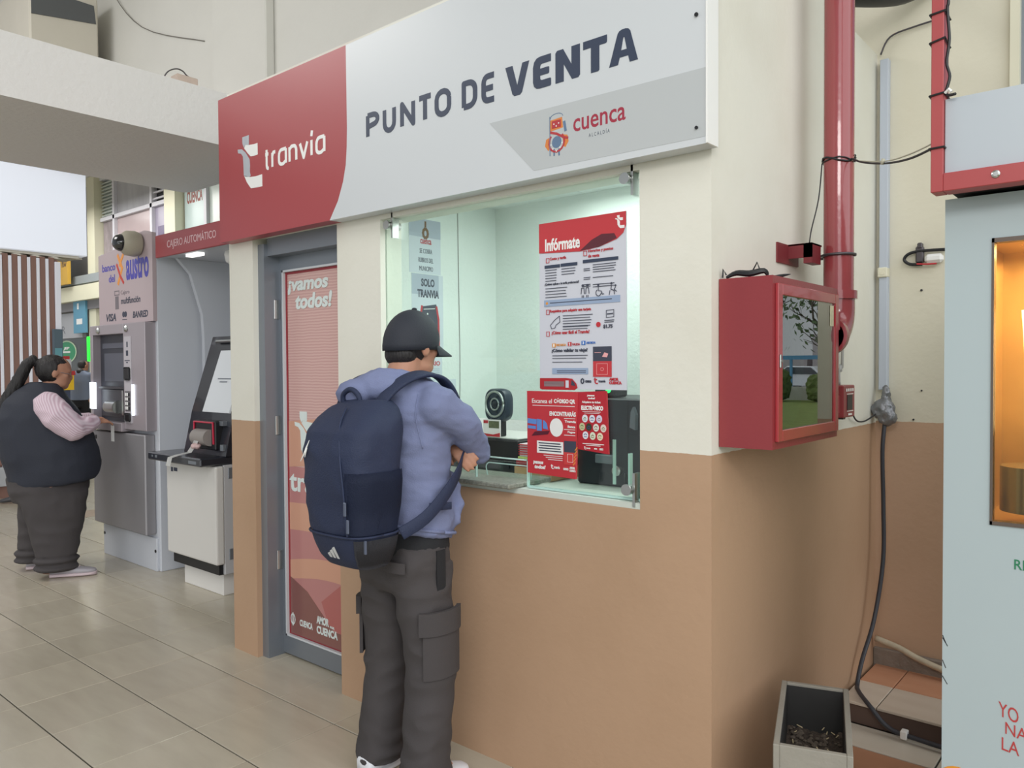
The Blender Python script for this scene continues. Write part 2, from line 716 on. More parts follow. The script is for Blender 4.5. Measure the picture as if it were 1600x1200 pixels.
obj('sash', bm, m_alu, wn)
bm = B(); box(bm, .60, 1.5, 1.735, 1.741, 2.655, 4.4)
obj('pane', bm, glass('sky_pane', (190, 215, 235)), wn)
# hall upper wall and piers
bm = B()
box(bm, -26, 0, 1.75, 2.0, 3.98, 7.0)
wu = struct('wall_upper', bm, m_conc, 'grey plastered upper wall of the hall')
bm = B(); box(bm, -5.9, -5.0, 1.66, 1.75, 3.98, 7.0, .01)
obj('pilaster', bm, m_conc, wu)
bm = B()
pts = smooth_pts([(-9.1, 1.73, 6.9), (-8.3, 1.72, 5.9), (-7.5, 1.73, 5.2), (-6.2, 1.74, 4.7)], 5)
tube(bm, pts, .005, 6)
obj('plaster_crack', bm, M('crack', (120, 116, 110), .9), wu)
# ventilation box with a dark slot, high beside the upper wall
bm = B(); box(bm, -9.6, -8.2, .865, 1.565, 4.2, 5.66, .02)
vn = obj('ventilation_box', bm, M('aged_cream_box', (204, 198, 186), .75, var=.05, scale=3), wu)
bm = B(); poly(bm, [(.885, 5.27), (1.535, 5.365), (1.515, 5.56), (.885, 5.56)], ('x', -8.2), .01)
obj('slot', bm, M('slot_grey', (92, 94, 96), .8), vn)
# loose junction block with a bent wire on top of the beam
# big painted beam
bm = B()
prof = [(-4.82, 2.866), (-3.4, 2.866), (-3.4, 3.19), (-4.82, 3.19)]
rings = []
for yy in [-3.4, -2.2, -1, 0, .5, .80]:
    rings.append([V((x, yy, z)) for x, z in prof])
for a in (25, 50, 75, 90):
    a = math.radians(a)
    dz = .14 * (1 - math.cos(a))
    rings.append([V((x, .80 + .17 * math.sin(a), z + (dz if z < 3 else 0))) for x, z in prof])
ringloft(bm, rings)
struct('trim_4', bm, m_beam, 'broad painted beam crossing the hall')
jt = thing('junction_block', 'small wooden block with a bent wire lying on top of the broad beam', 'block', (-3.46, .14, 3.19))
bm = B(); box(bm, -3.52, -3.44, .075, .205, 3.191, 3.245, .004)
obj('block', bm, M('pinkish_wood', (190, 172, 160), .8, var=.1, scale=20), jt)
bm = B(); tube(bm, smooth_pts([(-3.46, .0, 3.195), (-3.46, .03, 3.245), (-3.46, .08, 3.275), (-3.46, .12, 3.272), (-3.46, .15, 3.25), (-3.46, .21, 3.235)], 5), .004, 6)
obj('wire', bm, M('grey_iron', (92, 88, 92), .4, metal=.6), jt, smooth=True)
# hall ceiling, high above
bm = B(); box(bm, -26, 0.0, -9.0, 12, 7.0, 7.1)
struct('ceiling', bm, m_conc, 'high ceiling of the hall')

# ================================================================== SIGN over the booth
YS = -.07
FP = ('y', YS)
CURVE = [(-1.662, 2.885), (-1.661, 2.76), (-1.66, 2.668), (-1.659, 2.531), (-1.662, 2.45), (-1.67, 2.375), (-1.69, 2.305), (-1.727, 2.228), (-1.788, 2.150)]
t = thing('sign_board', 'long red and white sign board reading PUNTO DE VENTA above the ticket window', 'sign', (-1.35, 0, 2.15))
bm = B(); poly(bm, [(-2.722, 2.15)] + [(-1.788, 2.150)] + CURVE[::-1][1:] + [(-2.722, 2.885)], ('y', -.004), .066)
obj('red_panel', bm, m_red, t, label='red panel with the tram company name')
bm = B(); poly(bm, [(.018, 2.885)] + CURVE + [(.018, 2.150)], ('y', -.004), .066)
obj('white_panel', bm, m_signw, t, label='white panel')
bm = B(); poly(bm, [(-0.833, 2.381), (0.0175, 2.371), (0.0175, 2.170), (-0.629, 2.176)], FP, .0008)
obj('grey_panel', bm, m_signg, t, label='grey slanted field with the city crest')
bm = B(); box(bm, .018, .024, -.074, -.004, 2.15, 2.885)
obj('edge_trim', bm, m_white, t)
bm = B(); cyl(bm, (-.012, -.072, 2.53), (-.012, -.076, 2.53), .006, 10); cyl(bm, (-.012, -.072, 2.2), (-.012, -.076, 2.2), .005, 10)
obj('screw', bm, m_blk, t)


# --- condensed rounded sign capitals drawn as strokes (unit box 0..1)
def arc(cx, cy, rx, ry, a0, a1, n=7):
    return [(cx + rx * math.cos(math.radians(a0 + (a1 - a0) * k / n)), cy + ry * math.sin(math.radians(a0 + (a1 - a0) * k / n))) for k in range(n + 1)]


GL = {
    'P': [[(0, 0), (0, 1)], [(0, 1), (.55, 1)] + arc(.55, .76, .45, .24, 90, -90) + [(0, .46)]],
    'U': [[(0, 1), (0, .36)] + arc(.5, .36, .5, .36, 180, 360) + [(1, 1)]],
    'N': [[(0, 0), (0, 1), (1, 0), (1, 1)]],
    'T': [[(0, 1), (1, 1)], [(.5, 1), (.5, 0)]],
    'O': [arc(.5, .68, .5, .32, 0, 180) + arc(.5, .32, .5, .32, 180, 360) + [(1, .68)]],
    'D': [[(0, 0), (0, 1), (.45, 1)] + arc(.45, .66, .55, .34, 90, 0, 5) + arc(.45, .34, .55, .34, 0, -90, 5) + [(0, 0)]],
    'E': [[(1, 1), (.4, 1)] + arc(.4, .74, .4, .26, 90, 180, 4) + [(0, .26)] + arc(.4, .26, .4, .26, 180, 270, 4) + [(1, 0)], [(0, .5), (.9, .5)]],
    'V': [[(0, 1), (.46, 0), (.54, 0), (1, 1)]],
    'A': [[(0, 0), (.32, .86)] + [(.42, 1), (.58, 1), (.68, .86)] + [(1, 0)], [(.17, .33), (.83, .33)]],
}


PG = {
    'V': [(0, 1), (.30, 1), (.50, .32), (.72, 1), (1, 1), (.70, .07), (.62, 0), (.38, 0), (.30, .07)],
    'E': [(1, 1), (.38, 1), (.20, .97), (.06, .87), (0, .70), (0, .24), (.06, .10), (.20, .02), (.38, 0), (.96, 0), (1, .04), (1, .22), (.96, .25), (.50, .25), (.43, .27), (.40, .32), (.40, .40), (.86, .40), (.90, .43), (.90, .60), (.86, .62), (.40, .62), (.40, .68), (.43, .74), (.50, .76), (1, .76)],
    'N': [(0, 0), (0, .93), (.07, 1), (.32, 1), (.66, .46), (.66, 1), (1, 1), (1, .07), (.93, 0), (.68, 0), (.34, .54), (.34, 0)],
    'T': [(0, 1), (1, 1), (1, .80), (.96, .76), (.68, .76), (.68, .04), (.64, 0), (.33, 0), (.33, .76), (0, .76)],
    'A': [(0, 0), (.30, .90), (.36, .97), (.46, 1), (.58, 1), (.68, .97), (.74, .90), (1, 0), (.72, 0), (.67, .20), (.501, .20), (.501, .40), (.62, .40), (.54, .76), (.50, .76), (.42, .40), (.499, .40), (.499, .20), (.37, .20), (.31, 0)],
}


def fstroke(bm, pts, w, pl, depth):
    """one joined flat stroke with rounded joints"""
    for i_, (p, q_) in enumerate(zip(pts, pts[1:])):
        depth += 2e-5
        d = math.hypot(q_[0] - p[0], q_[1] - p[1])
        if d < 1e-5:
            continue
        nx, nz = -(q_[1] - p[1]) / d * w / 2, (q_[0] - p[0]) / d * w / 2
        poly(bm, [(p[0] + nx, p[1] + nz), (p[0] - nx, p[1] - nz), (q_[0] - nx, q_[1] - nz), (q_[0] + nx, q_[1] + nz)], pl, depth)
    for p in pts[1:-1]:
        depth += 1.3e-5
        disc(bm, pl, p[0], p[1], w / 2, None, depth, 10)


def word(par, mat, s, a0, a1, z0, z1, w, gap, pl, slant=0.0, depth=.0012):
    n = len(s)
    lw = (a1 - a0 - gap * (n - 1)) / n
    for i, ch in enumerate(s):
        x0 = a0 + i * (lw + gap)
        bm = B()
        for q_i, st_ in enumerate(GL[ch]):
            pts = [(x0 + w / 2 + px * (lw - w) + slant * (pz - .5) * (z1 - z0), z0 + w / 2 + pz * (z1 - z0 - w)) for px, pz in st_]
            fstroke(bm, pts, w, pl, depth + q_i * 3e-4)
        obj('letter', bm, mat, par)


for ch, a0_, a1_ in (('P', -1.530, -1.445), ('U', -1.423, -1.342), ('N', -1.316, -1.228), ('T', -1.214, -1.128), ('O', -1.117, -1.028), ('D', -.972, -.893), ('E', -.872, -.800)):
    word(t, m_navyink, ch, a0_, a1_, 2.455, 2.563, .0215, .0, FP)
for ch, a0_, a1_ in (('V', -.756, -.647), ('E', -.630, -.552), ('N', -.533, -.432), ('T', -.419, -.326), ('A', -.318, -.212)):
    bm = B()
    poly(bm, [(a0_ + x_ * (a1_ - a0_), 2.452 + z_ * .108) for x_, z_ in PG[ch]], FP, .0012)
    obj('letter', bm, m_navyink, t)


# lower-case rounded letters for the company name
LL = {
    't': ([[(.35, 1.32), (.35, .28)] + arc(.68, .28, .33, .28, 180, 270, 4) + [(.9, 0)], [(0, 1), (.85, 1)]], .62),
    'r': ([[(0, 0), (0, 1)], [(0, .72), (.35, 1), (.95, 1)]], .58),
    'a': ([[(1, 1), (.4, 1)] + arc(.4, .6, .4, .4, 90, 180, 4) + arc(.4, .3, .4, .3, 180, 270, 4) + [(.62, 0), (1, .18)], [(1, 1), (1, 0)]], 1),
    'n': ([[(0, 0), (0, 1)], [(0, .8), (.3, 1), (.6, 1)] + arc(.65, .65, .35, .35, 90, 0, 4) + [(1, 0)]], .95),
    'v': ([[(0, 1), (.5, 0), (1, 1)]], 1),
    'í': ([[(.2, 0), (.2, 1)], [(.2, 1.25), (.75, 1.62)]], .36),
}


def lower(par, mat, s, a0, a1, z0, z1, w, gap, pl, depth=.0012):
    tot = sum(LL[c][1] for c in s)
    unit = (a1 - a0 - gap * (len(s) - 1)) / tot
    x = a0
    for c in s:
        st_, wd = LL[c]
        bm = B()
        for q_i, q_ in enumerate(st_):
            fstroke(bm, [(x + w / 2 + px * (wd * unit - w), z0 + w / 2 + pz * (z1 - z0 - w)) for px, pz in q_], w, pl, depth + q_i * 3e-4)
        obj('letter', bm, mat, par)
        x += wd * unit + gap


lower(t, m_white, 'tranvía', -2.297, -1.812, 2.452, 2.536, .0162, .013, FP)
L1 = [(-2.357, 2.598), (-2.356, 2.542), (-2.391, 2.541), (-2.419, 2.544), (-2.446, 2.565), (-2.477, 2.594), (-2.464, 2.608), (-2.43, 2.602), (-2.39, 2.598)]
L2 = [(-2.493, 2.651), (-2.433, 2.651), (-2.434, 2.604), (-2.464, 2.608), (-2.48, 2.598), (-2.492, 2.62)]
L3 = [(-2.537, 2.598), (-2.499, 2.593), (-2.465, 2.571), (-2.429, 2.531), (-2.426, 2.498), (-2.429, 2.471), (-2.421, 2.45), (-2.431, 2.445), (-2.468, 2.452), (-2.483, 2.46), (-2.485, 2.508), (-2.489, 2.555), (-2.506, 2.572), (-2.534, 2.579)]
L4 = [(-2.48, 2.459), (-2.431, 2.444), (-2.376, 2.439), (-2.32, 2.44), (-2.319, 2.382), (-2.365, 2.383), (-2.42, 2.387), (-2.456, 2.422)]
m_silver = M('silver_print', (178, 182, 190), .4, var=.22, scale=14, stretch=(1, 1, .35))
for L_, mm_, lab_ in ((L1, m_white, 'white upper fold of the ribbon t emblem'), (L4, m_white, 'white lower fold of the ribbon t emblem'), (L2, m_silver, 'silver top fold of the ribbon t emblem'), (L3, m_silver, 'silver stem of the ribbon t emblem')):
    bm = B(); poly(bm, L_, FP, .0012)
    obj('ribbon_logo', bm, mm_, t, label=lab_)


def ribbon_t(bm, a, z, h, pl, depth=.001):
    """the ribbon t emblem: centre left a, bottom z, height h"""
    k = h / .273
    for L in (L1, L2, L3, L4):
        poly(bm, [(a + (x + 2.43) * k, z + (y - 2.382) * k) for x, y in L], pl, depth)


bm = B()
text(bm, 'cuenca', -.46, -.257, 2.275, 2.318, FP, .012)
obj('lettering', bm, M('crimson_ink', (160, 44, 66), .4), t, label='crimson word cuenca')
bm = B(); text(bm, 'A L C A L D Í A', -.398, -.317, 2.247, 2.262, FP)
obj('lettering', bm, m_navyink, t, label='small word ALCALDÍA')
# city crest: castle shield, supporters, ribbons
m_or = M('crest_orange', (214, 128, 62), .5)
m_bl = M('crest_blue', (96, 120, 150), .5)
bm = B()
poly(bm, [(-.556, 2.333), (-.506, 2.336), (-.502, 2.300), (-.556, 2.296)], FP, .001)
for sx in (-1, 1):
    poly(bm, [(-.529 + sx * .024, 2.278), (-.529 + sx * .045, 2.272), (-.529 + sx * .05, 2.25), (-.529 + sx * .036, 2.232), (-.529 + sx * .028, 2.238)][::sx], FP, .001)
obj('crest', bm, m_or, t)
bm = B()
rect(bm, FP, -.549, -.511, 2.304, 2.329, .0016)
stroke(bm, [(-.553, 2.292), (-.529, 2.284), (-.497, 2.266), (-.484, 2.262)], .008, FP, .0016)
stroke(bm, arc(-.529, 2.256, .032, .032, 140, 400, 12), .006, FP, .0018)
obj('crest', bm, M('crest_red', (178, 52, 60), .5), t)
bm = B()
stroke(bm, arc(-.529, 2.34, .026, .012, 0, 180, 8), .002, FP, .0014)
disc(bm, FP, -.529, 2.256, .02, .02, .0012)
stroke(bm, [(-.497, 2.316), (-.492, 2.29)], .01, FP, .0014)
stroke(bm, [(-.54, 2.232), (-.54, 2.214)], .006, FP, .0014)
stroke(bm, [(-.52, 2.23), (-.519, 2.212)], .006, FP, .0014)
stroke(bm, [(-.5575, 2.345), (-.5575, 2.215)], .0025, FP, .002)
obj('crest', bm, m_bl, t)
bm = B()
for a_, z_ in ((-.54, 2.318), (-.52, 2.318), (-.53, 2.31), (-.545, 2.235), (-.515, 2.236), (-.53, 2.226), (-.553, 2.25), (-.506, 2.25)):
    disc(bm, FP, a_, z_, .0025, None, .002, 8)
obj('crest', bm, m_white, t)

# ================================================================== DOOR
dr = thing('door_1', 'grey aluminium framed door with a red printed film', None, (-2.25, .12, 0))
del dr['label']
tag(dr, kind='structure', label='grey aluminium framed door with a red printed film')
bm = B()
box(bm, -2.53, -2.475, .03, .30, 0, 2.13)
box(bm, -2.475, -1.83, .05, .30, 2.07, 2.16)
obj('door_frame', bm, m_alu, dr)
bm = B()
for z in (.5, 1.2, 1.8):
    box(bm, -2.4755, -2.470, .085, .115, z - .05, z + .05, .002)
obj('hinge', bm, m_chrome, dr)
Y = .12
bm = B()
box(bm, -2.62 + .145, -2.445, Y, Y + .045, .01, 2.07)
box(bm, -2.445, -1.83, Y, Y + .045, .01, .105)
box(bm, -2.445, -1.83, Y, Y + .045, 2.0, 2.07)
leaf = obj('door_leaf', bm, m_alu, dr)
bm = B()
box(bm, -2.447, -2.437, Y - .006, Y + .01, .105, 2.0)
box(bm, -2.447, -1.83, Y - .006, Y + .01, .105, .114)
box(bm, -2.447, -1.83, Y - .006, Y + .01, 1.99, 2.0)
obj('glazing_bead', bm, M('pale_bead', (206, 210, 214), .35), leaf)
DP = ('y', Y + .012)
m_film = M('hazed_striped_film', (196, 132, 126), .3, coat=.6)
nt = m_film.node_tree
b_ = nt.nodes['Principled BSDF']
tc = nt.nodes.new('ShaderNodeTexCoord')
wv = nt.nodes.new('ShaderNodeTexWave')
wv.bands_direction = 'Z'
wv.inputs['Scale'].default_value = 22
wv.inputs['Distortion'].default_value = 2.2
wv.inputs['Detail Scale'].default_value = .6
nt.links.new(tc.outputs['Object'], wv.inputs['Vector'])
mx = nt.nodes.new('ShaderNodeMix')
mx.data_type = 'RGBA'
mx.inputs['A'].default_value = lin((200, 152, 147))  # film colours lightened to take in its reflective haze
mx.inputs['B'].default_value = lin((216, 178, 170))
nt.links.new(wv.outputs['Fac'], mx.inputs['Factor'])
nt.links.new(mx.outputs['Result'], b_.inputs['Base Color'])
bm = B(); box(bm, -2.437, -1.83, Y + .013, Y + .022, .114, 1.99)
gp = obj('glass_panel', bm, m_film, leaf)


def gl_obj(name, bm_, mat, label=None):
    return obj(name, bm_, mat, dr, label=label)


BD = [.0006]


def band(z0, z1, curve, bend, mat, lab=None):
    xs = [-2.437 + (0.607) * k / 10 for k in range(11)]
    bm_ = B()
    top = [(x, z1 + bend * math.sin((x + 2.437) / .607 * PI * curve)) for x in xs]
    bot = [(x, z0 + bend * math.sin((x + 2.437) / .607 * PI * curve)) for x in xs]
    BD[0] += .0002
    poly(bm_, bot + top[::-1], DP, BD[0])
    return gl_obj('printed_band', bm_, mat, lab)


m_b1 = M('film_orange', (210, 156, 130), .3, coat=.6)
m_b2 = M('film_rose', (188, 126, 124), .3, coat=.6)
m_b3 = M('film_red', (178, 98, 94), .3, coat=.6)
band(.115, .99, 1, 0.0, m_b2)
band(.985, 1.22, .6, .03, m_b1)
band(.66, .80, .7, .015, m_b1)
band(.40, .50, .8, .045, m_b1)
bm = B(); poly(bm, [(-2.1, .22), (-1.83, .16), (-1.83, .47), (-2.0, .44), (-2.16, .33)], DP, .0016); gl_obj('printed_band', bm, m_b3)
bm = B(); poly(bm, [(-2.437, .115), (-1.83, .115), (-1.83, .2), (-2.06, .2), (-2.28, .36), (-2.437, .42)], DP, .0018)
gl_obj('printed_band', bm, M('film_brown', (132, 82, 76), .3, coat=.6))
bm = B(); rect(bm, DP, -2.437, -2.424, .115, 1.99, .0024); rect(bm, DP, -2.424, -1.83, 1.978, 1.99, .0024); rect(bm, DP, -2.424, -1.83, .115, .12, .0024)
gl_obj('film_border', bm, M('deep_red_border', (148, 38, 48), .35))
m_wf = M('film_white', (222, 232, 230), .4)
bm = B()
text(bm, '¡vamos', -2.415, -2.075, 1.872, 1.945, DP, .035, .15, .0032)
text(bm, 'todos!', -2.35, -2.045, 1.795, 1.875, DP, .035, .15, .0032)
text(bm, 'tranvía', -2.42, -1.93, .862, .965, DP, .02, 0, .0032)
ribbon_t(bm, -2.26, 1.0, .28, DP, .0032)
text(bm, 'CUENCA', -2.345, -2.235, .172, .205, DP, .03, 0, .0032)
text(bm, 'AMOR', -2.20, -2.10, .215, .255, DP, .04, 0, .0032)
text(bm, 'CUENCA', -2.20, -2.03, .165, .205, DP, .04, 0, .0032)
text(bm, 'POR', -2.09, -2.055, .212, .224, DP, .04, 0, .0032)
stroke(bm, arc(-2.405, .195, .018, .026, 0, 360, 12), .005, DP, .0032)
stroke(bm, [(-2.405, .225), (-2.405, .165)], .008, DP, .0032)
gl_obj('lettering', bm, m_wf)

# ================================================================== TICKET WINDOW
m_gl = glass('booth_glass', (246, 253, 250), 1.0)
m_edge = M('green_glass_edge', (190, 222, 214), .15, spec=.8)
win = thing('window_1', 'ticket window of sheet glass held by steel clamps', None, (-.9, .03, 1.05))
del win['label']
tag(win, kind='structure', label='ticket window of sheet glass held by steel clamps')
bm = B()
poly(bm, [(-1.53, 1.06), (-1.53, 1.055), (-1.10, 1.055), (-1.10, 1.30), (-.745, 1.30), (-.745, 1.055), (-.262, 1.055), (-.262, 2.13), (-1.53, 2.13)], ('y', .036), .008)
obj('pane', bm, m_gl, win)
bm = B()
box(bm, -.747, -.741, .0265, .0375, 1.055, 1.155)
box(bm, -.95, -.741, .0265, .0375, 1.15, 1.154)
box(bm, -.266, -.262, .0265, .0375, 1.055, 2.13)
box(bm, -.741, -.262, .0265, .0375, 1.052, 1.060)
box(bm, -1.0, -.997, .02, .03, 1.055, 1.14)
obj('glass_edge', bm, m_edge, win)
# clamps: upper left, upper right, lower right
for (x, z) in ((-1.476, 2.10), (-.300, 2.108), (-.296, 1.092)):
    bm = B()
    cyl(bm, (x, -.01, z), (x, .06, z), .016, 16)
    cyl(bm, (x, -.014, z), (x, -.01, z), .019, 16)
    box(bm, x + .017, x + .026, .0, .035, z - .055, z + .055)
    if x < -1:
        box(bm, x - .005, x + .012, .015, .02, z, z + .05)
    obj('clamp', bm, m_chrome, win)
# inner sliding glass with a rounded hand opening
bm = B()
rect(bm, ('y', .10), -1.16, -.745, 1.055, 1.13, .005)
pts = [(-1.0, 1.06)] + arc(-.99, 1.10, .02, .02, 180, 90, 4) + arc(-.80, 1.10, .02, .02, 90, 0, 4) + [(-.78, 1.06)]
sp_ = obj('hand_screen', bm, m_gl, win)
bm = B(); stroke(bm, pts, .004, ('y', .094), .002)
obj('screen_edge', bm, m_edge, sp_)
bm = B(); box(bm, -.55, -.538, .30, .306, 1.05, 1.22); box(bm, -.345, -.339, .08, .10, 1.06, 1.20)
obj('inner_glass', bm, m_edge, win)
# granite counter
m_gran = M('grey_granite', (132, 134, 124), .35, var=.75, scale=95)
bm = B(); box(bm, -1.42, -.765, -.055, .20, 1.052, 1.070, .004)
ct = obj('counter_slab', bm, m_gran, label='speckled grey granite slab under the ticket window', cat='counter', base=(-1.1, .07, 1.052))

# --- large poster stuck inside the glass
m_post = M('poster_white', (206, 208, 218), .45)
m_postred = M('poster_red', (194, 56, 63), .4)
PP = ('y', .022)


def L(x, z, pl=PP):
    return x, z


p1 = thing('poster', 'tall white poster headed Infórmate with a red top band on the ticket window', 'poster', (-.50, .026, 1.70))
X0, X1, Z0, Z1 = -.680, -.314, 1.418, 2.010
bm = B(); rect(bm, ('y', .0265), X0, X1, Z0, Z1, .0035)
obj('paper_sheet', bm, m_post, p1)
bm = B(); poly(bm, [(X0, 1.905), (-.50, 1.895), (-.42, 1.903), (-.35, 1.922), (-.325, 1.94), (X1, 1.965), (X1, Z1), (X0, Z1)], PP, .001)
obj('header_band', bm, m_postred, p1)
bm = B(); poly(bm, [(-.50, 1.897), (-.42, 1.903), (-.35, 1.925), (-.36, 1.942), (-.41, 1.945), (-.45, 1.93)], PP, .0016)
obj('header_shade', bm, M('wine_ink', (92, 34, 46), .4), p1)
bm = B(); text(bm, 'Infórmate', -.652, -.50, 1.908, 1.953, PP, .03, 0, .0018); ribbon_t(bm, -.338, 1.955, .045, PP, .0018)
obj('lettering', bm, m_white, p1, label='white heading Infórmate')
bm = B()
text(bm, 'Costo y tarifa', -.632, -.56, 1.873, 1.886, PP, .02, 0, .0014)
text(bm, 'Horarios y puntos', -.466, -.365, 1.885, 1.898, PP, .02, 0, .0014)
text(bm, 'de venta', -.466, -.42, 1.870, 1.881, PP, .02, 0, .0014)
text(bm, 'Requisitos para adquirir una tarjeta', -.632, -.455, 1.687, 1.700, PP, .02, 0, .0014)
text(bm, '¿Cómo usar fácil el Tranvía?', -.625, -.462, 1.609, 1.624, PP, .02, 0, .0014)
text(bm, 'AMOR', -.382, -.345, 1.449, 1.459, PP, .05, 0, .0014)
text(bm, 'CUENCA', -.382, -.333, 1.437, 1.447, PP, .05, 0, .0014)
for a_, z_ in ((-.648, 1.868), (-.485, 1.878), (-.648, 1.684), (-.648, 1.606)):
    stroke(bm, [(a_, z_), (a_ + .013, z_), (a_ + .013, z_ + .016), (a_, z_ + .016)], .0015, PP, .0014, True)
disc(bm, PP, -.425, 1.628 + .012, .009, None, .0014)
rect(bm, PP, -.553, -.538, 1.569, 1.583, .0014)
ribbon_t(bm, -.437, 1.437, .022, PP, .0014)
obj('lettering', bm, m_rink, p1, label='red headings')
bm = B()
rect(bm, PP, -.655, -.587, 1.848, 1.859, .0014)
rect(bm, PP, -.583, -.512, 1.849, 1.860, .0014)
rect(bm, PP, -.488, -.345, 1.853, 1.864, .0014)
obj('table_header', bm, m_navyink, p1)
bm = B()
random.seed(3)


def lines(bm_, a0, a1, z, n, dz, h=.0022, j=.1):
    for k in range(n):
        e = a1 - random.random() * (a1 - a0) * j
        rect(bm_, PP, a0, e, z - k * dz, z - k * dz + h, .0012)


lines(bm, -.652, -.60, 1.84, 5, .0095)
lines(bm, -.58, -.52, 1.84, 3, .0095)
lines(bm, -.447, -.352, 1.843, 4, .008)
lines(bm, -.485, -.457, 1.832, 2, .006)
lines(bm, -.447, -.36, 1.80, 1, .008)
lines(bm, -.485, -.457, 1.802, 2, .006)
lines(bm, -.447, -.352, 1.776, 2, .008)
lines(bm, -.487, -.455, 1.778, 2, .006)
text(bm, '¿Quiénes aplican a la tarifa preferencial?', -.655, -.505, 1.785, 1.796, PP, .005, 0, .0014)
lines(bm, -.652, -.555, 1.775, 4, .0105)
lines(bm, -.575, -.448, 1.675, 5, .0092)
lines(bm, -.575, -.46, 1.622 + .014, 2, .008)
lines(bm, -.40, -.36, 1.652, 2, .006)
text(bm, '$1.75', -.405, -.368, 1.625, 1.639, PP, .04, 0, .0014)
text(bm, '¿Cómo validar tu viaje?', -.625, -.470, 1.545, 1.561, PP, .03, 0, .0014)
lines(bm, -.622, -.462, 1.535, 2, .0095)
lines(bm, -.622, -.48, 1.512, 1, .0095)
lines(bm, -.602, -.475, 1.4815, 2, .006)
text(bm, 'cuenca', -.48, -.455, 1.442, 1.450, PP, .02, 0, .0014)
text(bm, 'tranvía', -.425, -.397, 1.443, 1.452, PP, .02, 0, .0014)
stroke(bm, arc(-.492, 1.447, .006, .008, 0, 360, 8), .004, PP, .0014)
lines(bm, -.632, -.37, 1.7225, 1, .01, .003, 0)
obj('lettering', bm, m_ink, p1, label='dark small print')
bm = B()
rect(bm, PP, -.658, -.338, 1.712, 1.735, .001); rect(bm, PP, -.623, -.468, 1.471, 1.492, .001)
obj('info_bar', bm, M('pale_blue_ink', (150, 168, 196), .5), p1)
# pictograms
bm = B()
for a_ in (-.489, -.470):
    disc(bm, PP, a_, 1.776, .005, None, .0014, 10)
    stroke(bm, [(a_ - .007, 1.748), (a_ - .005, 1.768), (a_ + .005, 1.768), (a_ + .007, 1.748)], .002, PP, .0014)
    stroke(bm, [(a_ - .003, 1.742), (a_ - .003, 1.735)], .002, PP, .0014)
    stroke(bm, [(a_ + .003, 1.742), (a_ + .003, 1.735)], .002, PP, .0014)
disc(bm, PP, -.425, 1.774, .004, None, .0014, 10)
stroke(bm, [(-.425, 1.768), (-.424, 1.755), (-.413, 1.753), (-.408, 1.742), (-.403, 1.743)], .0022, PP, .0014)
stroke(bm, arc(-.424, 1.748, .011, .011, 120, 350, 8), .002, PP, .0014)
disc(bm, PP, -.372, 1.776, .004, None, .0014, 10)
stroke(bm, [(-.372, 1.77), (-.374, 1.756), (-.362, 1.752), (-.36, 1.74)], .0024, PP, .0014)
stroke(bm, [(-.378, 1.752), (-.381, 1.738)], .002, PP, .0014)
disc(bm, PP, -.356, 1.768, .0035, None, .0014, 10)
stroke(bm, [(-.356, 1.763), (-.361, 1.755), (-.352, 1.748)], .0022, PP, .0014)
stroke(bm, [(-.625, 1.632), (-.63, 1.645), (-.612, 1.662), (-.59, 1.676), (-.588, 1.655), (-.605, 1.645), (-.61, 1.635)], .0018, PP, .0014, True)
stroke(bm, [(-.393, 1.662), (-.363, 1.664), (-.363, 1.688), (-.393, 1.686)], .0015, PP, .0014, True)
stroke(bm, [(-.388, 1.674), (-.368, 1.675)], .004, PP, .0014)
obj('pictogram', bm, m_ink, p1)
m_orng = M('amber_ink', (224, 150, 60), .5)
m_blue = M('blue_ink', (52, 110, 190), .5)
bm = B(); rect(bm, PP, -.622, -.607, 1.566, 1.580, .0014); text(bm, 'RECARGA', -.603, -.562, 1.570, 1.578, PP, .01, 0, .0014); disc(bm, PP, -.645, 1.7235, .005, None, .0014)
obj('step_mark', bm, m_orng, p1)
bm = B(); text(bm, 'VALIDA', -.535, -.502, 1.571, 1.579, PP, .01, 0, .0014)
obj('step_mark', bm, m_rink, p1)
bm = B(); rect(bm, PP, -.495, -.479, 1.572, 1.586, .0014); text(bm, 'ABORDA', -.475, -.437, 1.575, 1.583, PP, .01, 0, .0014)
obj('step_mark', bm, m_blue, p1)
bm = B()
for s_, a_, z_ in (('1', -.6145, 1.573), ('2', -.5455, 1.576), ('3', -.487, 1.579)):
    text(bm, s_, a_ - .003, a_ + .003, z_ - .005, z_ + .005, PP, .05, 0, .002)
obj('lettering', bm, m_white, p1)
# card reader drawing
bm = B(); rect(bm, PP, -.447, -.372, 1.515, 1.565, .0014)
obj('picture', bm, m_ink, p1)
bm = B(); rect(bm, PP, -.447, -.372, 1.462, 1.515, .0014)
obj('picture', bm, m_postred, p1)
bm = B(); stroke(bm, [(-.432, 1.470), (-.388, 1.470), (-.388, 1.507), (-.432, 1.507)], .0012, PP, .0018, True); stroke(bm, [(-.44, 1.545), (-.415, 1.545)], .0015, PP, .0018); poly(bm, [(-.41, 1.53), (-.39, 1.528), (-.385, 1.54), (-.40, 1.545)], PP, .0018); stroke(bm, arc(-.41, 1.488, .007, .005, 200, 520, 8), .0012, PP, .0018)
obj('picture', bm, M('pink_ink', (232, 168, 170), .5), p1)


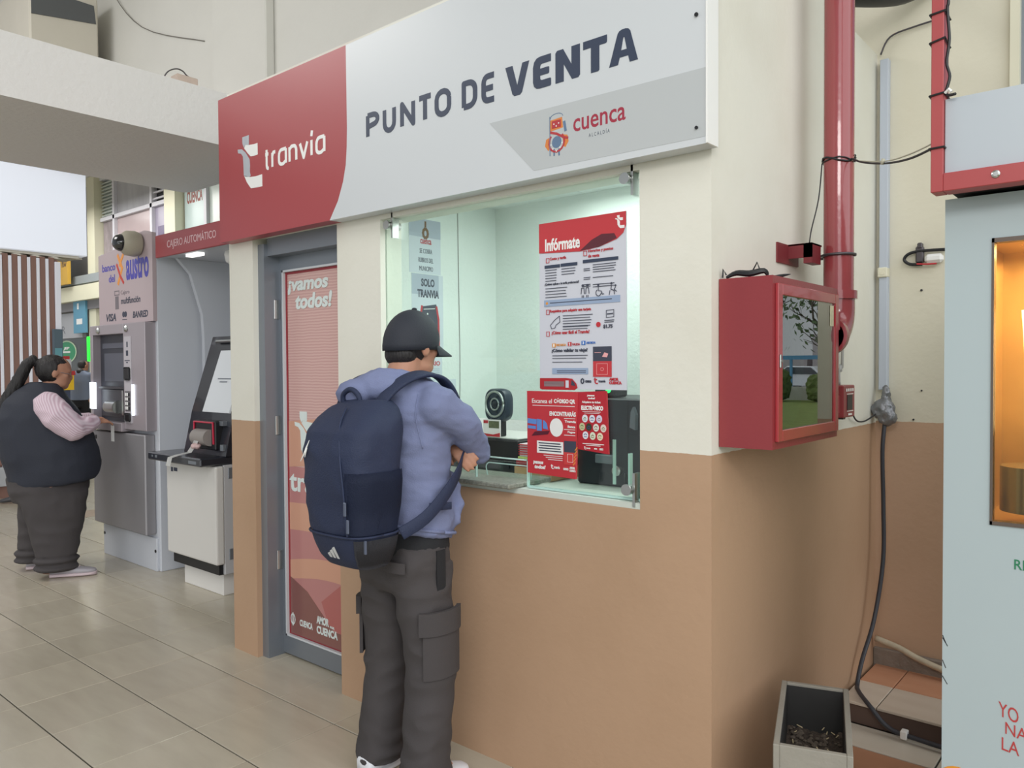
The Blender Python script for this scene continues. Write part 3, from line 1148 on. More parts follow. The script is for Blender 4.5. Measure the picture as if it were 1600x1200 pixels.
def tram(par, a0, z0, w_, h_, pl, d=.002):
    """side view of a red tram with a slanted nose"""
    bm_ = B()
    poly(bm_, [(a0, z0 + .1 * h_), (a0 + .06 * w_, z0), (a0 + .93 * w_, z0), (a0 + w_, z0 + .2 * h_), (a0 + .97 * w_, z0 + .55 * h_), (a0 + .86 * w_, z0 + .95 * h_), (a0 + .7 * w_, z0 + h_), (a0, z0 + .98 * h_)], pl, d)
    obj('picture', bm_, M('tram_red', (176, 40, 46), .4), par)
    bm_ = B()
    rect(bm_, pl, a0 + .12 * w_, a0 + .66 * w_, z0 + .28 * h_, z0 + .72 * h_, d + .0005)
    obj('picture', bm_, M('tram_window', (132, 110, 112), .4, var=.5, scale=30, stretch=(.3, 1, 6)), par)
    bm_ = B()
    rect(bm_, pl, a0 + .70 * w_, a0 + .78 * w_, z0 + .2 * h_, z0 + .8 * h_, d + .0006)
    obj('picture', bm_, m_post, par)
    bm_ = B()
    poly(bm_, [(a0 + .84 * w_, z0 + .4 * h_), (a0 + .95 * w_, z0 + .35 * h_), (a0 + .93 * w_, z0 + .6 * h_), (a0 + .86 * w_, z0 + .85 * h_)], pl, d + .0006)
    obj('picture', bm_, m_ink, par)


tram(p1, -.678, 1.415, .165, .042, PP, .0026)

# --- two red posters below
p2 = thing('poster', 'red poster headed Escanea el CÓDIGO QR low on the ticket window', 'poster', (-.62, .02, 1.25))
bm = B(); poly(bm, [(-.735, 1.110), (-.520, 1.104), (-.508, 1.409), (-.737, 1.409)], ('y', .0265), .009)
obj('paper_sheet', bm, m_postred, p2)
QP = ('y', .017)
bm = B()
text(bm, 'Escanea el', -.712, -.622, 1.366, 1.382, QP, 0, 0, .0012)
text(bm, 'CÓDIGO QR', -.612, -.520, 1.365, 1.386, QP, .04, 0, .0012)
rect(bm, QP, -.710, -.522, 1.3565, 1.3585, .001)
text(bm, 'ENCONTRARÁS', -.632, -.517, 1.322, 1.342, QP, .03, 0, .0012)
text(bm, 'Tranvía', -.565, -.517, 1.300, 1.309, QP, .03, 0, .0012)
text(bm, 'Banca', -.552, -.520, 1.282, 1.291, QP, .03, 0, .0012)
text(bm, 'Pagos', -.552, -.520, 1.262, 1.271, QP, .03, 0, .0012)
for z in (1.314, 1.275, 1.255):
    rect(bm, QP, -.568, -.52, z, z + .002, .001)
disc(bm, QP, -.602, 1.281, .029, .033, .001)
rect(bm, QP, -.690, -.572, 1.186, 1.230, .001)
text(bm, '¡vamos', -.708, -.662, 1.142, 1.156, QP, .05, .15, .0012)
text(bm, 'todos!', -.702, -.652, 1.128, 1.142, QP, .05, .15, .0012)
ribbon_t(bm, -.622, 1.132, .016, QP, .0012)
text(bm, 'tranvía', -.613, -.588, 1.134, 1.144, QP, .02, 0, .0012)
text(bm, 'cuenca', -.572, -.55, 1.132, 1.140, QP, .02, 0, .0012)
text(bm, 'AMOR', -.545, -.522, 1.138, 1.146, QP, .05, 0, .0012)
text(bm, 'CUENCA', -.545, -.519, 1.128, 1.136, QP, .05, 0, .0012)
for k in range(3):
    rect(bm, QP, -.66 + .01 * k, -.575, 1.178 - .007 * k, 1.180 - .007 * k, .001)
stroke(bm, [(-.553, 1.162), (-.530, 1.162), (-.530, 1.190), (-.553, 1.190)], .001, QP, .0016, True)
obj('lettering', bm, m_white, p2)
bm = B()
for k in range(4):
    rect(bm, QP, -.682 + .003 * (k % 2), -.580 - .004 * ((k + 1) % 2), 1.2205 - .009 * k, 1.2245 - .009 * k, .0016)
rect(bm, QP, -.568, -.517, 1.196, 1.236, .0014)
obj('lettering', bm, m_ink, p2)
bm = B(); rect(bm, QP, -.568, -.517, 1.152, 1.196, .0014)
obj('picture', bm, M('bright_red_ink', (206, 66, 66), .5), p2)
bm = B(); stroke(bm, [(-.725, 1.3), (-.70, 1.298)], .018, QP, .001); stroke(bm, [(-.727, 1.278), (-.70, 1.277)], .011, QP, .001); poly(bm, [(-.690, 1.266), (-.668, 1.266), (-.668, 1.306), (-.690, 1.309)], QP, .0012); poly(bm, [(-.662, 1.275), (-.640, 1.272), (-.645, 1.293), (-.655, 1.303), (-.662, 1.305)], QP, .0012)
obj('picture', bm, M('sky_blue_ink', (96, 140, 208), .5), p2)
bm = B(); poly(bm, [(-.715, 1.246), (-.64, 1.255), (-.632, 1.268), (-.70, 1.262)], QP, .001)
obj('picture', bm, M('wine_ink', (92, 34, 46), .4), p2)
bm = B()
for k in range(5):
    stroke(bm, [(-.512 - .002 * k, 1.215 - .013 * k), (-.52 - .002 * k, 1.205 - .013 * k)], .003, QP, .0016)
obj('picture', bm, m_orng, p2)

p3 = thing('poster', 'darker red poster headed ELECTRÓNICO with ten round badges on the ticket window', 'poster', (-.45, .02, 1.3))
bm = B(); poly(bm, [(-.511, 1.210), (-.384, 1.200), (-.392, 1.414), (-.511, 1.409)], ('y', .0265), .007)
obj('paper_sheet', bm, M('poster_red_dark', (178, 36, 48), .4), p3)
QP = ('y', .019)
bm = B()
text(bm, '¡vamos', -.470, -.440, 1.393, 1.400, QP, .04, .15, .0012)
text(bm, 'todos!', -.466, -.438, 1.385, 1.392, QP, .04, .15, .0012)
text(bm, 'Adquiere tu ticket', -.492, -.415, 1.369, 1.379, QP, .02, 0, .0012)
text(bm, 'ELECTRÓNICO', -.495, -.405, 1.347, 1.366, QP, .05, 0, .0012)
rect(bm, QP, -.49, -.415, 1.341, 1.3425, .001)
rect(bm, QP, -.482, -.42, 1.336, 1.3375, .001)
rect(bm, QP, -.49, -.402, 1.230, 1.2325, .001)
rect(bm, QP, -.476, -.416, 1.225, 1.227, .001)
ribbon_t(bm, -.480, 1.211, .011, QP, .0012)
text(bm, 'tranvía', -.474, -.458, 1.213, 1.219, QP, .02, 0, .0012)
text(bm, 'cuenca', -.442, -.43, 1.213, 1.218, QP, .02, 0, .0012)
text(bm, 'CUENCA', -.42, -.405, 1.212, 1.219, QP, .04, 0, .0012)
obj('lettering', bm, m_white, p3)
bcols = [(222, 224, 232), (222, 224, 232), (214, 210, 230), (196, 190, 150), (52, 60, 36), (222, 226, 214), (226, 206, 200), (222, 224, 232), (214, 222, 200), (232, 214, 190)]
bpos = [(-.480, 1.318), (-.450, 1.318), (-.421, 1.318), (-.492, 1.289), (-.464, 1.289), (-.434, 1.288), (-.404, 1.287), (-.478, 1.260), (-.448, 1.259), (-.418, 1.258)]
for k, ((a_, z_), cc) in enumerate(zip(bpos, bcols)):
    bm = B(); disc(bm, QP, a_, z_, .0118, .0135, .0008, 18)
    bd = obj('badge', bm, M('badge_%d' % k, cc, .5), p3)
    bm = B()
    if k % 2:
        stroke(bm, arc(a_, z_ + .001, .005, .004, 0, 180, 5), .002, QP, .0014)
    else:
        stroke(bm, [(a_ - .005, z_ - .001), (a_, z_ + .004), (a_ + .005, z_)], .002, QP, .0014)
    rect(bm, QP, a_ - .006, a_ + .006, z_ - .006, z_ - .0042, .0014)
    obj('emblem', bm, M(('green_ink', 'blue_ink2', 'brown_ink')[k % 3], ((70, 130, 60), (54, 70, 130), (120, 84, 50))[k % 3], .5), bd)

# --- notices on the left inner wall (plane x = -1.79, facing +X)
IP = ('x', -1.789)
m_sheet = M('notice_sheet', (208, 214, 224), .6)
m_sheetg = M('notice_grey', (176, 184, 200), .6)


def notice(label, a0, a1, z0, z1, mat=m_sheet):
    t_ = thing('notice', label, 'notice', (-1.789, (a0 + a1) / 2, (z0 + z1) / 2), 'printed notices on the inner booth wall')
    bm_ = B()
    rect(bm_, ('x', -1.7899), a0, a1, z0, z1, .001)
    obj('paper_sheet', bm_, mat, t_)
    return t_


n1 = notice('white notice headed by a crest, topmost on the inner booth wall', .40, .615, 1.965, 2.235)
bm = B(); rect(bm, IP, .40, .615, 2.145, 2.235, .0006)
obj('header_band', bm, m_sheetg, n1)
bm = B(); stroke(bm, arc(.51, 2.165, .016, .022, 0, 360, 10), .014, IP, .001); stroke(bm, [(.51, 2.2), (.51, 2.22)], .012, IP, .001)
obj('crest', bm, M('brown_ink', (120, 84, 60), .5), n1)
bm = B(); text(bm, 'cuenca', .475, .55, 2.112, 2.135, IP, .02, 0, .001)
obj('lettering', bm, m_rink, n1)
bm = B(); text(bm, 'SE COBRA', .47, .555, 2.065, 2.088, IP, 0, 0, .001); text(bm, 'RUBROS DEL', .462, .562, 2.02, 2.043, IP, 0, 0, .001); text(bm, 'MUNICIPIO', .467, .56, 1.978, 2.001, IP, 0, 0, .001)
obj('lettering', bm, m_ink, n1)
n2 = notice('white notice reading SOLO TRANVIA with the red front of a tram', .415, .63, 1.56, 1.962)
bm = B(); rect(bm, IP, .415, .60, 1.86, 1.962, .0006)
obj('header_band', bm, m_sheetg, n2)
bm = B(); text(bm, 'SOLO', .478, .57, 1.90, 1.94, IP, .04, 0, .001); text(bm, 'TRANVIA', .452, .60, 1.845, 1.885, IP, .04, 0, .001)
obj('lettering', bm, m_ink, n2)
bm = B(); poly(bm, [(.475, 1.60), (.47, 1.76), (.48, 1.80), (.58, 1.815), (.595, 1.78), (.60, 1.59), (.57, 1.57)], IP, .0008)
obj('picture', bm, m_ink, n2)
bm = B(); stroke(bm, [(.47, 1.62), (.472, 1.75), (.482, 1.80)], .012, IP, .0012); stroke(bm, [(.598, 1.59), (.596, 1.74), (.583, 1.80)], .012, IP, .0012); poly(bm, [(.555, 1.64), (.598, 1.67), (.6, 1.585), (.565, 1.58)], IP, .0012)
obj('picture', bm, m_rink, n2)
bm = B(); stroke(bm, [(.495, 1.787), (.57, 1.793)], .003, IP, .0014); disc(bm, IP, .52, 1.765, .005, None, .0014, 8)
obj('picture', bm, m_white, n2)
n3 = notice('small notice ending in the letters RIO behind the cap of the man', .42, .62, 1.45, 1.545)
bm = B(); text(bm, 'HORARIO', .45, .605, 1.505, 1.528, IP, .03, 0, .001)
obj('lettering', bm, m_rink, n3)
bm = B()
for k in range(4):
    rect(bm, IP, .44, .60, 1.487 - .009 * k, 1.490 - .009 * k, .001)
obj('lettering', bm, m_sheetg, n3)
n4 = notice('plain white notice with a blue label, lowest on the inner booth wall', .44, .72, 1.22, 1.435)
bm = B(); rect(bm, IP, .50, .60, 1.375, 1.40, .001)
obj('blue_label', bm, m_blue, n4)
bm = B(); rect(bm, IP, .50, .592, 1.36, 1.373, .001)
obj('green_label', bm, M('teal_ink', (70, 120, 116), .5), n4)
bm = B(); tube(bm, smooth_pts([(-1.788, .74, 2.36), (-1.788, .745, 1.9), (-1.788, .75, 1.5), (-1.788, .74, 1.1)], 6), .0018, 5)
obj('wall_crack', bm, M('crack', (120, 116, 110), .9), bpy.data.objects['wall_interior'])

# --- things behind the glass
DZ = 1.02
bm = B(); box(bm, -1.78, -.15, T + .005, 1.035, .98, 1.018, .003)
obj('inner_desk', bm, M('pale_desk', (206, 214, 206), .5), label='pale desk top inside the booth behind the window', cat='desk', base=(-.9, .5, .98))
fn = thing('desk_fan', 'small black and chrome oval fan standing inside the booth', 'fan', (-1.25, .45, 1.19))
bm = B()
rings = []
for yy, k in ((.475, .8), (.47, .95), (.455, 1.0), (.43, 1.0), (.42, .93)):
    rings.append([V((-1.25 + .066 * k * math.copysign(abs(math.cos(a)) ** .6, math.cos(a)), yy, 1.325 + .075 * k * math.copysign(abs(math.sin(a)) ** .6, math.sin(a)))) for a in [2 * PI * i / 32 for i in range(32)]])
ringloft(bm, rings)
obj('housing', bm, M('slate_plastic', (46, 54, 66), .35), fn, smooth=True, autos=40)
bm = B()
for r_ in (.052, .024):
    pts = [(-1.25 + r_ * math.cos(2 * PI * k / 24), .416, 1.33 + r_ * 1.08 * math.sin(2 * PI * k / 24)) for k in range(25)]
    tube(bm, pts, .006 if r_ > .04 else .004, 6)
obj('chrome_ring', bm, m_chrome, fn, smooth=True)
bm = B(); ellipsoid(bm, (-1.25, .418, 1.33), (.014, .008, .016))
for k in range(5):
    a = 2 * PI * k / 5
    stroke(bm, [(-1.25, 1.33), (-1.25 + .04 * math.cos(a), 1.33 + .04 * math.sin(a))], .006, ('y', .419), .003)
obj('blade_guard', bm, m_blk, fn)
bm = B(); box(bm, -1.275, -1.225, .43, .47, 1.185, 1.255, .004)
obj('stand', bm, m_blk, fn)
lf = thing('leaflet_stand', 'white and red leaflets propped below the small fan', 'leaflets', (-1.24, .40, 1.19))
bm = B(); box(bm, -1.30, -1.20, .395, .40, 1.185, 1.262)
obj('leaflet', bm, m_white, lf)
bm = B(); poly(bm, [(-1.30, 1.187), (-1.20, 1.187), (-1.20, 1.205), (-1.24, 1.196), (-1.30, 1.20)], ('y', .394), .001); rect(bm, ('y', .394), -1.297, -1.27, 1.245, 1.258, .001)
obj('red_print', bm, m_rink, lf)
bm = B(); rect(bm, ('y', .394), -1.265, -1.205, 1.225, 1.256, .001)
obj('photo_print', bm, M('photo_ink', (96, 104, 76), .5, var=.6, scale=60), lf)
bx = thing('receipt_printer', 'large black box printer behind the left half of the counter', 'printer', (-1.3, .5, 1.02))
bm = B(); box(bm, -1.52, -1.10, .40, .75, 1.02, 1.175, .006)
obj('body', bm, m_blk, bx)
bm = B(); box(bm, -1.5, -1.12, .394, .40, 1.09, 1.094); box(bm, -1.2, -1.15, .394, .40, 1.05, 1.07)
obj('slot', bm, m_dk, bx)
bm = B(); box(bm, -1.50, -1.12, .42, .73, 1.175, 1.184, .003)
obj('lid', bm, M('pale_desk', (206, 214, 206), .5), bx)
for k, (cc, w_, lab) in enumerate([((186, 150, 110), .20, 'tan folder at the bottom of the paper pile'), ((150, 52, 56), .19, 'dark red folder in the paper pile'), ((188, 214, 120), .20, 'lime green sheet pad in the paper pile'), ((210, 200, 204), .17, 'pale booklets with red edges on top of the paper pile')]):
    bm = B()
    z0 = DZ + (.0, .05, .085, .095)[k]
    z1 = DZ + (.05, .083, .094, .15)[k]
    box(bm, -1.09 + .01 * k, -1.09 + .01 * k + w_, .36, .56, z0, z1, .002)
    o = obj(('folder', 'folder', 'paper_pad', 'booklet_stack')[k], bm, M('papers_%d' % k, cc, .6), label=lab, cat=('folder', 'folder', 'pad', 'booklets')[k], base=(-1.0, .46, z0))
    if k == 3:
        bm = B()
        for q_ in range(5):
            box(bm, -1.062, -.885, .356, .36, z0 + .008 + q_ * .010, z0 + .012 + q_ * .010)
        obj('red_edge', bm, m_rink, o)
cb = thing('black_cabinet', 'tall black metal cash cabinet behind the right half of the window', 'cabinet', (-.5, .5, 1.02))
bm = B(); box(bm, -.80, -.33, .42, .80, 1.02, 1.37, .006)
obj('body', bm, M('black_metal', (38, 40, 46), .4), cb)
bm = B(); box(bm, -.56, -.556, .416, .42, 1.03, 1.36); box(bm, -.80, -.33, .416, .42, 1.225, 1.229)
obj('seam', bm, m_dk, cb)
bm = B(); poly(bm, [(-.535, 1.26), (-.51, 1.25), (-.508, 1.31), (-.52, 1.34), (-.53, 1.32)], ('y', .416), .02)
obj('handle', bm, m_alu, cb)
bm = B(); box(bm, -.70, -.62, .40, .42, 1.11, 1.145, .003)
obj('name_plate', bm, m_alu, cb)
bm = B(); lathe(bm, [(.02, 0), (.02, -.02), (.012, -.024)], (-.60, .42, 1.085), 'y', 16)
obj('lock', bm, m_chrome, cb)
mo = thing('scanner', 'dark card scanner with a green light above the black cabinet', 'scanner', (-.66, .5, 1.37))
bm = B(); box(bm, -.73, -.63, .44, .54, 1.372, 1.43, .008)
obj('body', bm, m_dk, mo)
bm = B(); cyl(bm, (-.66, .438, 1.402), (-.66, .442, 1.402), .012, 16)
obj('indicator_light', bm, M('green_glow', (60, 240, 130), .4, emit=1.5), mo)
bm = B(); box(bm, -.60, -.585, .9, .915, 1.37, 2.36)
obj('conduit_pipe', bm, M('grey_conduit', (150, 170, 172), .5), label='thin grey vertical conduit on the back wall inside the booth', cat='conduit', base=(-.59, .9, 1.37))
bm = B()
random.seed(5)
for k in range(12):
    x = -.55 + .02 * k + random.random() * .01
    tube(bm, smooth_pts([(x, .40, 1.03 + random.random() * .02), (x + .01, .36, 1.06 + random.random() * .03), (x + .03, .33, 1.035)], 3), .004, 5)
obj('cable_bundle', bm, m_blk, label='tangle of dark cables at the foot of the black cabinet', cat='cables', base=(-.45, .36, 1.03))

# ================================================================== FIRE HOSE CABINET on the side wall
fc = thing('fire_hose_cabinet', 'dark red metal fire hose cabinet with a glass door on the side wall', 'cabinet', (0, .335, 1.25))
a0, a1, z0, z1, dX = .047, .624, 1.248, 1.763, .17
bm = B()
box(bm, .002, dX, a0, a0 + .012, z0, z1)
box(bm, .002, dX, a1 - .012, a1, z0, z1)
box(bm, .002, dX, a0 + .012, a1 - .012, z1 - .012, z1)
box(bm, .002, dX, a0 + .012, a1 - .012, z0, z0 + .012)
box(bm, .002, .006, a0 + .012, a1 - .012, z0 + .012, z1 - .012)
box(bm, dX - .004, dX, a0 + .012, a0 + .03, z0 + .012, z1 - .012)
box(bm, dX - .004, dX, a1 - .03, a1 - .012, z0 + .012, z1 - .012)
box(bm, dX - .004, dX, a0 + .03, a1 - .03, z1 - .03, z1 - .012)
box(bm, dX - .004, dX, a0 + .03, a1 - .03, z0 + .012, z0 + .03)
obj('case', bm, m_pred, fc)
bm = B()
A0, A1, Q0, Q1 = a0 + .018, a1 - .018, z0 + .022, z1 - .022
for (y0, y1, q0, q1) in ((A0, A0 + .034, Q0, Q1), (A1 - .034, A1, Q0, Q1), (A0 + .034, A1 - .034, Q1 - .034, Q1), (A0 + .034, A1 - .034, Q0, Q0 + .034)):
    box(bm, dX, dX + .011, y0, y1, q0, q1, .002)
dd = obj('door', bm, M('painted_red_gloss', (164, 54, 60), .22, coat=.5), fc)
bm = B(); box(bm, dX + .001, dX + .005, A0 + .034, A1 - .034, Q0 + .034, Q1 - .034)
obj('pane', bm, glass('cabinet_glass', (190, 205, 200), 2.3, 0, .06), dd)
bm = B(); box(bm, dX + .011, dX + .016, A0 + .004, A0 + .016, 1.49, 1.53, .002); cyl(bm, (dX + .016, A0 + .01, 1.51), (dX + .02, A0 + .01, 1.51), .004, 10)
obj('latch', bm, m_chrome, dd)
for zz in (1.36, 1.65):
    bm = B(); cyl(bm, (dX + .008, A1 + .004, zz - .03), (dX + .008, A1 + .004, zz + .03), .006, 8)
    obj('hinge', bm, m_pred, dd)
bm = B(); box(bm, dX + .006, dX + .007, A1 - .075, A1 - .042, 1.63, 1.70)
obj('sticker', bm, M('cream_sticker', (220, 214, 180), .5, var=.3, scale=40), dd)
hr = thing('hose_reel', 'coiled pale fire hose hanging inside the red cabinet', 'hose', (.03, .30, 1.5))
bm = B()
for k in range(8):
    yy = .16 + .035 * k
    tube(bm, smooth_pts([(.03, yy, 1.66), (.10, yy, 1.65), (.12, yy, 1.5), (.10, yy, 1.33), (.05, yy, 1.30)], 4), .013, 8)
obj('hose', bm, M('canvas_hose', (120, 122, 110), .8, bump=.4, bscale=150), hr, smooth=True)
bm = B(); box(bm, .02, .14, .13, .15, 1.655, 1.67); box(bm, .02, .14, .42, .44, 1.655, 1.67); box(bm, .02, .035, .13, .44, 1.64, 1.67)
obj('rack', bm, m_pred, hr)
# dark rags / clips on top of the cabinet
bm = B()
fdz = z1
tube(bm, smooth_pts([(.02, .06, fdz + .004), (.05, .065, fdz + .016), (.09, .07, fdz + .012), (.13, .08, fdz + .018), (.14, .085, fdz + .004)], 4), [.004 + .006 * math.sin(PI * k / 16) for k in range(17)], 7)
tube(bm, [(.09, .08, fdz + .012), (.11, .078, fdz + .045), (.12, .08, fdz + .015)], .0025, 6)
tube(bm, [(.01, .055, fdz + .004), (.012, .055, fdz + .03), (.02, .06, fdz + .012)], .003, 6)
obj('wire_scraps', bm, m_blk, label='black twisted wire scraps on top of the red fire cabinet, near its left edge', cat='wire', base=(.07, .07, fdz))
bm = B(); tube(bm, smooth_pts([(.10, .17, fdz + .004), (.13, .20, fdz + .012), (.15, .24, fdz + .020)], 3), [.004, .005, .006, .006, .005, .003, .001], 6)
obj('wire_scraps', bm, m_blk, label='small dark sliver lying on the middle of the red fire cabinet top', cat='wire', base=(.12, .2, fdz))

# ================================================================== RED PIPE
pc = (.135, .745)
rp = thing('water_pipe', 'thick glossy red fire main pipe rising beside the booth wall', 'pipe', (pc[0], pc[1], 1.6))
m_pipe = M('glossy_red_paint', (152, 66, 70), .18, var=.06, scale=5, bump=.08, bscale=40, coat=.6)
bm = B(); cyl(bm, (pc[0], pc[1], 1.745), (pc[0], pc[1], 5.5), .052, 32)
obj('riser', bm, m_pipe, rp, smooth=True, autos=40)
bm = B()
pts, rr = [], []
for k in range(9):
    a = PI / 2 * k / 8
    pts.append((pc[0], pc[1] - .10 + .10 * math.cos(a), 1.70 - .10 * math.sin(a)))
    rr.append(.058)
pts = [(pc[0], pc[1], 1.745)] + pts + [(pc[0], .627, 1.60)]
tube(bm, pts, .056, 24)
obj('elbow', bm, m_pipe, rp, smooth=True, autos=50)
bm = B(); cyl(bm, (pc[0], pc[1], 1.735), (pc[0], pc[1], 1.765), .064, 28)
obj('collar', bm, m_pipe, rp, smooth=True, autos=40)
bm = B(); cyl(bm, (pc[0], .627, 1.60), (pc[0], .652, 1.60), .068, 28)
obj('collar', bm, m_pipe, rp, smooth=True, autos=40)
br = thing('pipe_bracket', 'dark red angle bracket with a steel clamp holding the pipe', 'bracket', (.0, .70, 1.9))
bm = B(); box(bm, .0, .09, .60, .606, 1.88, 1.93); box(bm, .0, .09, .60, .70, 1.925, 1.931); box(bm, .0, .006, .50, .70, 1.86, 1.93); box(bm, .06, .09, .60, .69, 1.86, 1.931)
obj('angle_iron', bm, M('dark_red_iron', (120, 40, 46), .5), br)
bm = B()
pts = [(pc[0] + .058 * math.cos(a), pc[1] + .058 * math.sin(a), 1.895) for a in [math.radians(-200 + 25 * k) for k in range(10)]]
tube(bm, [(.05, pc[1] + .05, 1.895)] + pts[::-1] + [(.04, .69, 1.895)], .005, 8)
obj('u_bolt', bm, M('grey_iron', (92, 88, 92), .4, metal=.6), br, smooth=True)
# cable tied round the pipe and slung across to the red frame
cw = thing('slung_cable', 'thin dark cable looped round the red pipe and slung to the red frame', 'cable', (.13, .745, 2.23))
bm = B()
pts = [(pc[0] + .056 * math.cos(math.radians(a)), pc[1] + .056 * math.sin(math.radians(a)), 2.235 + .012 * math.sin(math.radians(a * 2))) for a in range(0, 361, 24)]
tube(bm, pts, .0035, 6)
tube(bm, [(p[0], p[1], p[2] + .014 * math.cos(i)) for i, p in enumerate(pts)], .0025, 6)
obj('loop', bm, m_blk, cw, smooth=True)
bm = B()
tube(bm, smooth_pts([(pc[0] + .05, pc[1] - .02, 2.232), (.26, .62, 2.185), (.37, .47, 2.135), (.48, .29, 2.095), (.566, .17, 2.085)], 6), .0035, 6)
obj('span', bm, m_dk, cw, smooth=True)
bm = B(); tube(bm, smooth_pts([(pc[0] + .05, pc[1] - .02, 2.228), (.26, .62, 2.19), (.37, .47, 2.142), (.48, .29, 2.108), (.566, .17, 2.098)], 6), .0022, 6); cyl(bm, (.35, .49, 2.138), (.355, .485, 2.155), .006, 6)
obj('span', bm, M('pale_wire', (190, 188, 170), .5), cw, smooth=True)
bm = B(); tube(bm, smooth_pts([(pc[0] - .05, pc[1] - .03, 2.23), (pc[0] - .055, pc[1] - .05, 2.1), (.06, .68, 1.99), (.06, .66, 1.94)], 5), .0022, 6)
obj('drop', bm, m_dk, cw, smooth=True)

# ================================================================== ALARM BOX and conduits
al = thing('alarm_box', 'small red alarm box with a dark window under the thin conduits', 'alarm', (0, 1.1, 1.36))
bm = B(); box(bm, 0, .065, 1.03, 1.175, 1.285, 1.415, .004)
obj('case', bm, m_pred, al)
bm = B(); box(bm, .065, .067, 1.075, 1.14, 1.315, 1.375)
obj('display', bm, m_blk, al)
bm = B(); rect(bm, ('x', .067), 1.068, 1.147, 1.309, 1.312, .001); rect(bm, ('x', .067), 1.068, 1.147, 1.378, 1.381, .001); rect(bm, ('x', .067), 1.085, 1.13, 1.293, 1.301, .001); text(bm, 'ALARM', ) if 0 else None
for k in range(4):
    rect(bm, ('x', .066), 1.06 + .026 * k, 1.075 + .026 * k, 1.39, 1.402, .001)
obj('print', bm, m_white, al)
bm = B(); box(bm, .02, .045, 1.09, 1.12, 1.275, 1.285)
obj('socket', bm, m_blk, al)
for k, (yy, cc, zt) in enumerate(((1.055, (196, 196, 190), 1.60), (1.085, (214, 214, 210), 1.63), (1.12, (180, 180, 176), 1.66))):
    bm = B(); tube(bm, smooth_pts([(.02, yy, 1.415), (.02, yy, 1.5), (.02 + .004 * k, yy + .008 * k, 1.6), (.02, yy, 2.94)], 4), .006, 8)
    obj('thin_conduit', bm, M('conduit_%d' % k, cc, .4), label=('left one of three thin grey conduits rising from the alarm box', 'middle one of three thin pale conduits rising from the alarm box', 'right one of three thin grey conduits rising from the alarm box')[k], cat='conduit', group='conduits above the alarm box', smooth=True, base=(.02, yy, 1.415))
bm = B(); tube(bm, smooth_pts([(.03, 1.16, 1.40), (.03, 1.22, 1.38), (.02, 1.32, 1.27), (.02, 1.45, 1.245), (.03, 1.60, 1.27)], 5), .0035, 6)
obj('alarm_wire', bm, m_dk, label='thin dark wire from the alarm box to the taped bundle', cat='wire', smooth=True, base=(.02, 1.3, 1.3))

# ================================================================== CORNER trunking, tape bundle, cable
bm = B(); box(bm, .022, .058, 1.672, 1.71, 1.38, 2.90, .002)
obj('cable_trunking', bm, M('blue_grey_trunking', (188, 196, 208), .45), label='long pale blue-grey cable trunking in the wall corner', cat='trunking', base=(.04, 1.7, 1.38))
bm = B(); box(bm, .018, .06, 1.66, 1.705, 1.90, 1.945, .004); cyl(bm, (.04, 1.658, 1.92), (.04, 1.664, 1.92), .01, 12)
obj('cable_clip', bm, M('cream_frame', (226, 222, 200), .5), label='small cream clip over the corner trunking', cat='clip', base=(.04, 1.7, 1.92))
bm = B()
ellipsoid(bm, (.05, 1.65, 1.29), (.05, .035, .05)); ellipsoid(bm, (.07, 1.64, 1.26), (.042, .03, .045)); ellipsoid(bm, (.06, 1.66, 1.35), (.02, .02, .06)); ellipsoid(bm, (.02, 1.64, 1.29), (.025, .02, .02))
bm = fuse(bm, .008, 2)
folds(bm, .012, (40, 40, 30), 3)
obj('taped_joint', bm, M('duct_tape', (128, 130, 134), .3, metal=.5, bump=.4, bscale=60), label='lumpy cable joint wrapped in silver tape in the wall corner', cat='tape', base=(.05, 1.65, 1.24), smooth=True)
bm = B()
tube(bm, smooth_pts([(.06, 1.64, 1.24), (.055, 1.62, 1.1), (.06, 1.62, .85), (.065, 1.60, .6), (.05, 1.52, .35), (.035, 1.40, .2), (.035, 1.33, .115), (.06, 1.26, .11), (.13, 1.165, .10), (.21, 1.15, .035), (.33, 1.14, .025), (.50, 1.13, .022)], 6), .0095, 8)
cbx = obj('power_cable', bm, M('dark_cable', (52, 54, 62), .45), label='thick dark cable running down the corner and along the step', cat='cable', smooth=True, base=(.06, 1.6, .6))
bm = B(); box(bm, .255, .28, 1.128, 1.163, .012, .045, .003)
obj('cable_clamp', bm, m_white, cbx)
bm = B()
tube(bm, smooth_pts([(.015, 1.67, .215), (.12, 1.66, .195), (.22, 1.655, .16), (.42, 1.65, .115), (.52, 1.65, .10)], 5), .014, 10)
obj('old_pipe', bm, M('chipped_pipe', (190, 180, 158), .8, var=.3, scale=30, bump=.4, bscale=40), label='chipped cream pipe sloping along the base of the back wall', cat='pipe', smooth=True, base=(.25, 1.66, .15))
# junction clutter on the back wall
jb = thing('wall_junction', 'black and white cable junction fixed to the cream back wall', 'junction', (.2, 1.70, 1.99))
bm = B(); tube(bm, smooth_pts([(.30, 1.69, 2.005), (.20, 1.69, 2.008), (.145, 1.69, 2.0), (.125, 1.69, 1.975), (.15, 1.69, 1.952), (.20, 1.69, 1.948)], 5), .007, 8)
obj('cable_loop', bm, m_blk, jb, smooth=True)
bm = B(); box(bm, .172, .205, 1.685, 1.712, 1.955, 2.03, .006); box(bm, .18, .20, 1.68, 1.712, 2.02, 2.045, .004)
obj('bracket', bm, M('grey_iron', (92, 88, 92), .4, metal=.6), jb)
bm = B(); box(bm, .21, .285, 1.675, 1.712, 1.95, 1.99, .012)
obj('connector', bm, m_white, jb)
bm = B(); tube(bm, [(.18, 1.68, 1.95), (.22, 1.675, 1.945), (.26, 1.68, 1.945)], .004, 6)
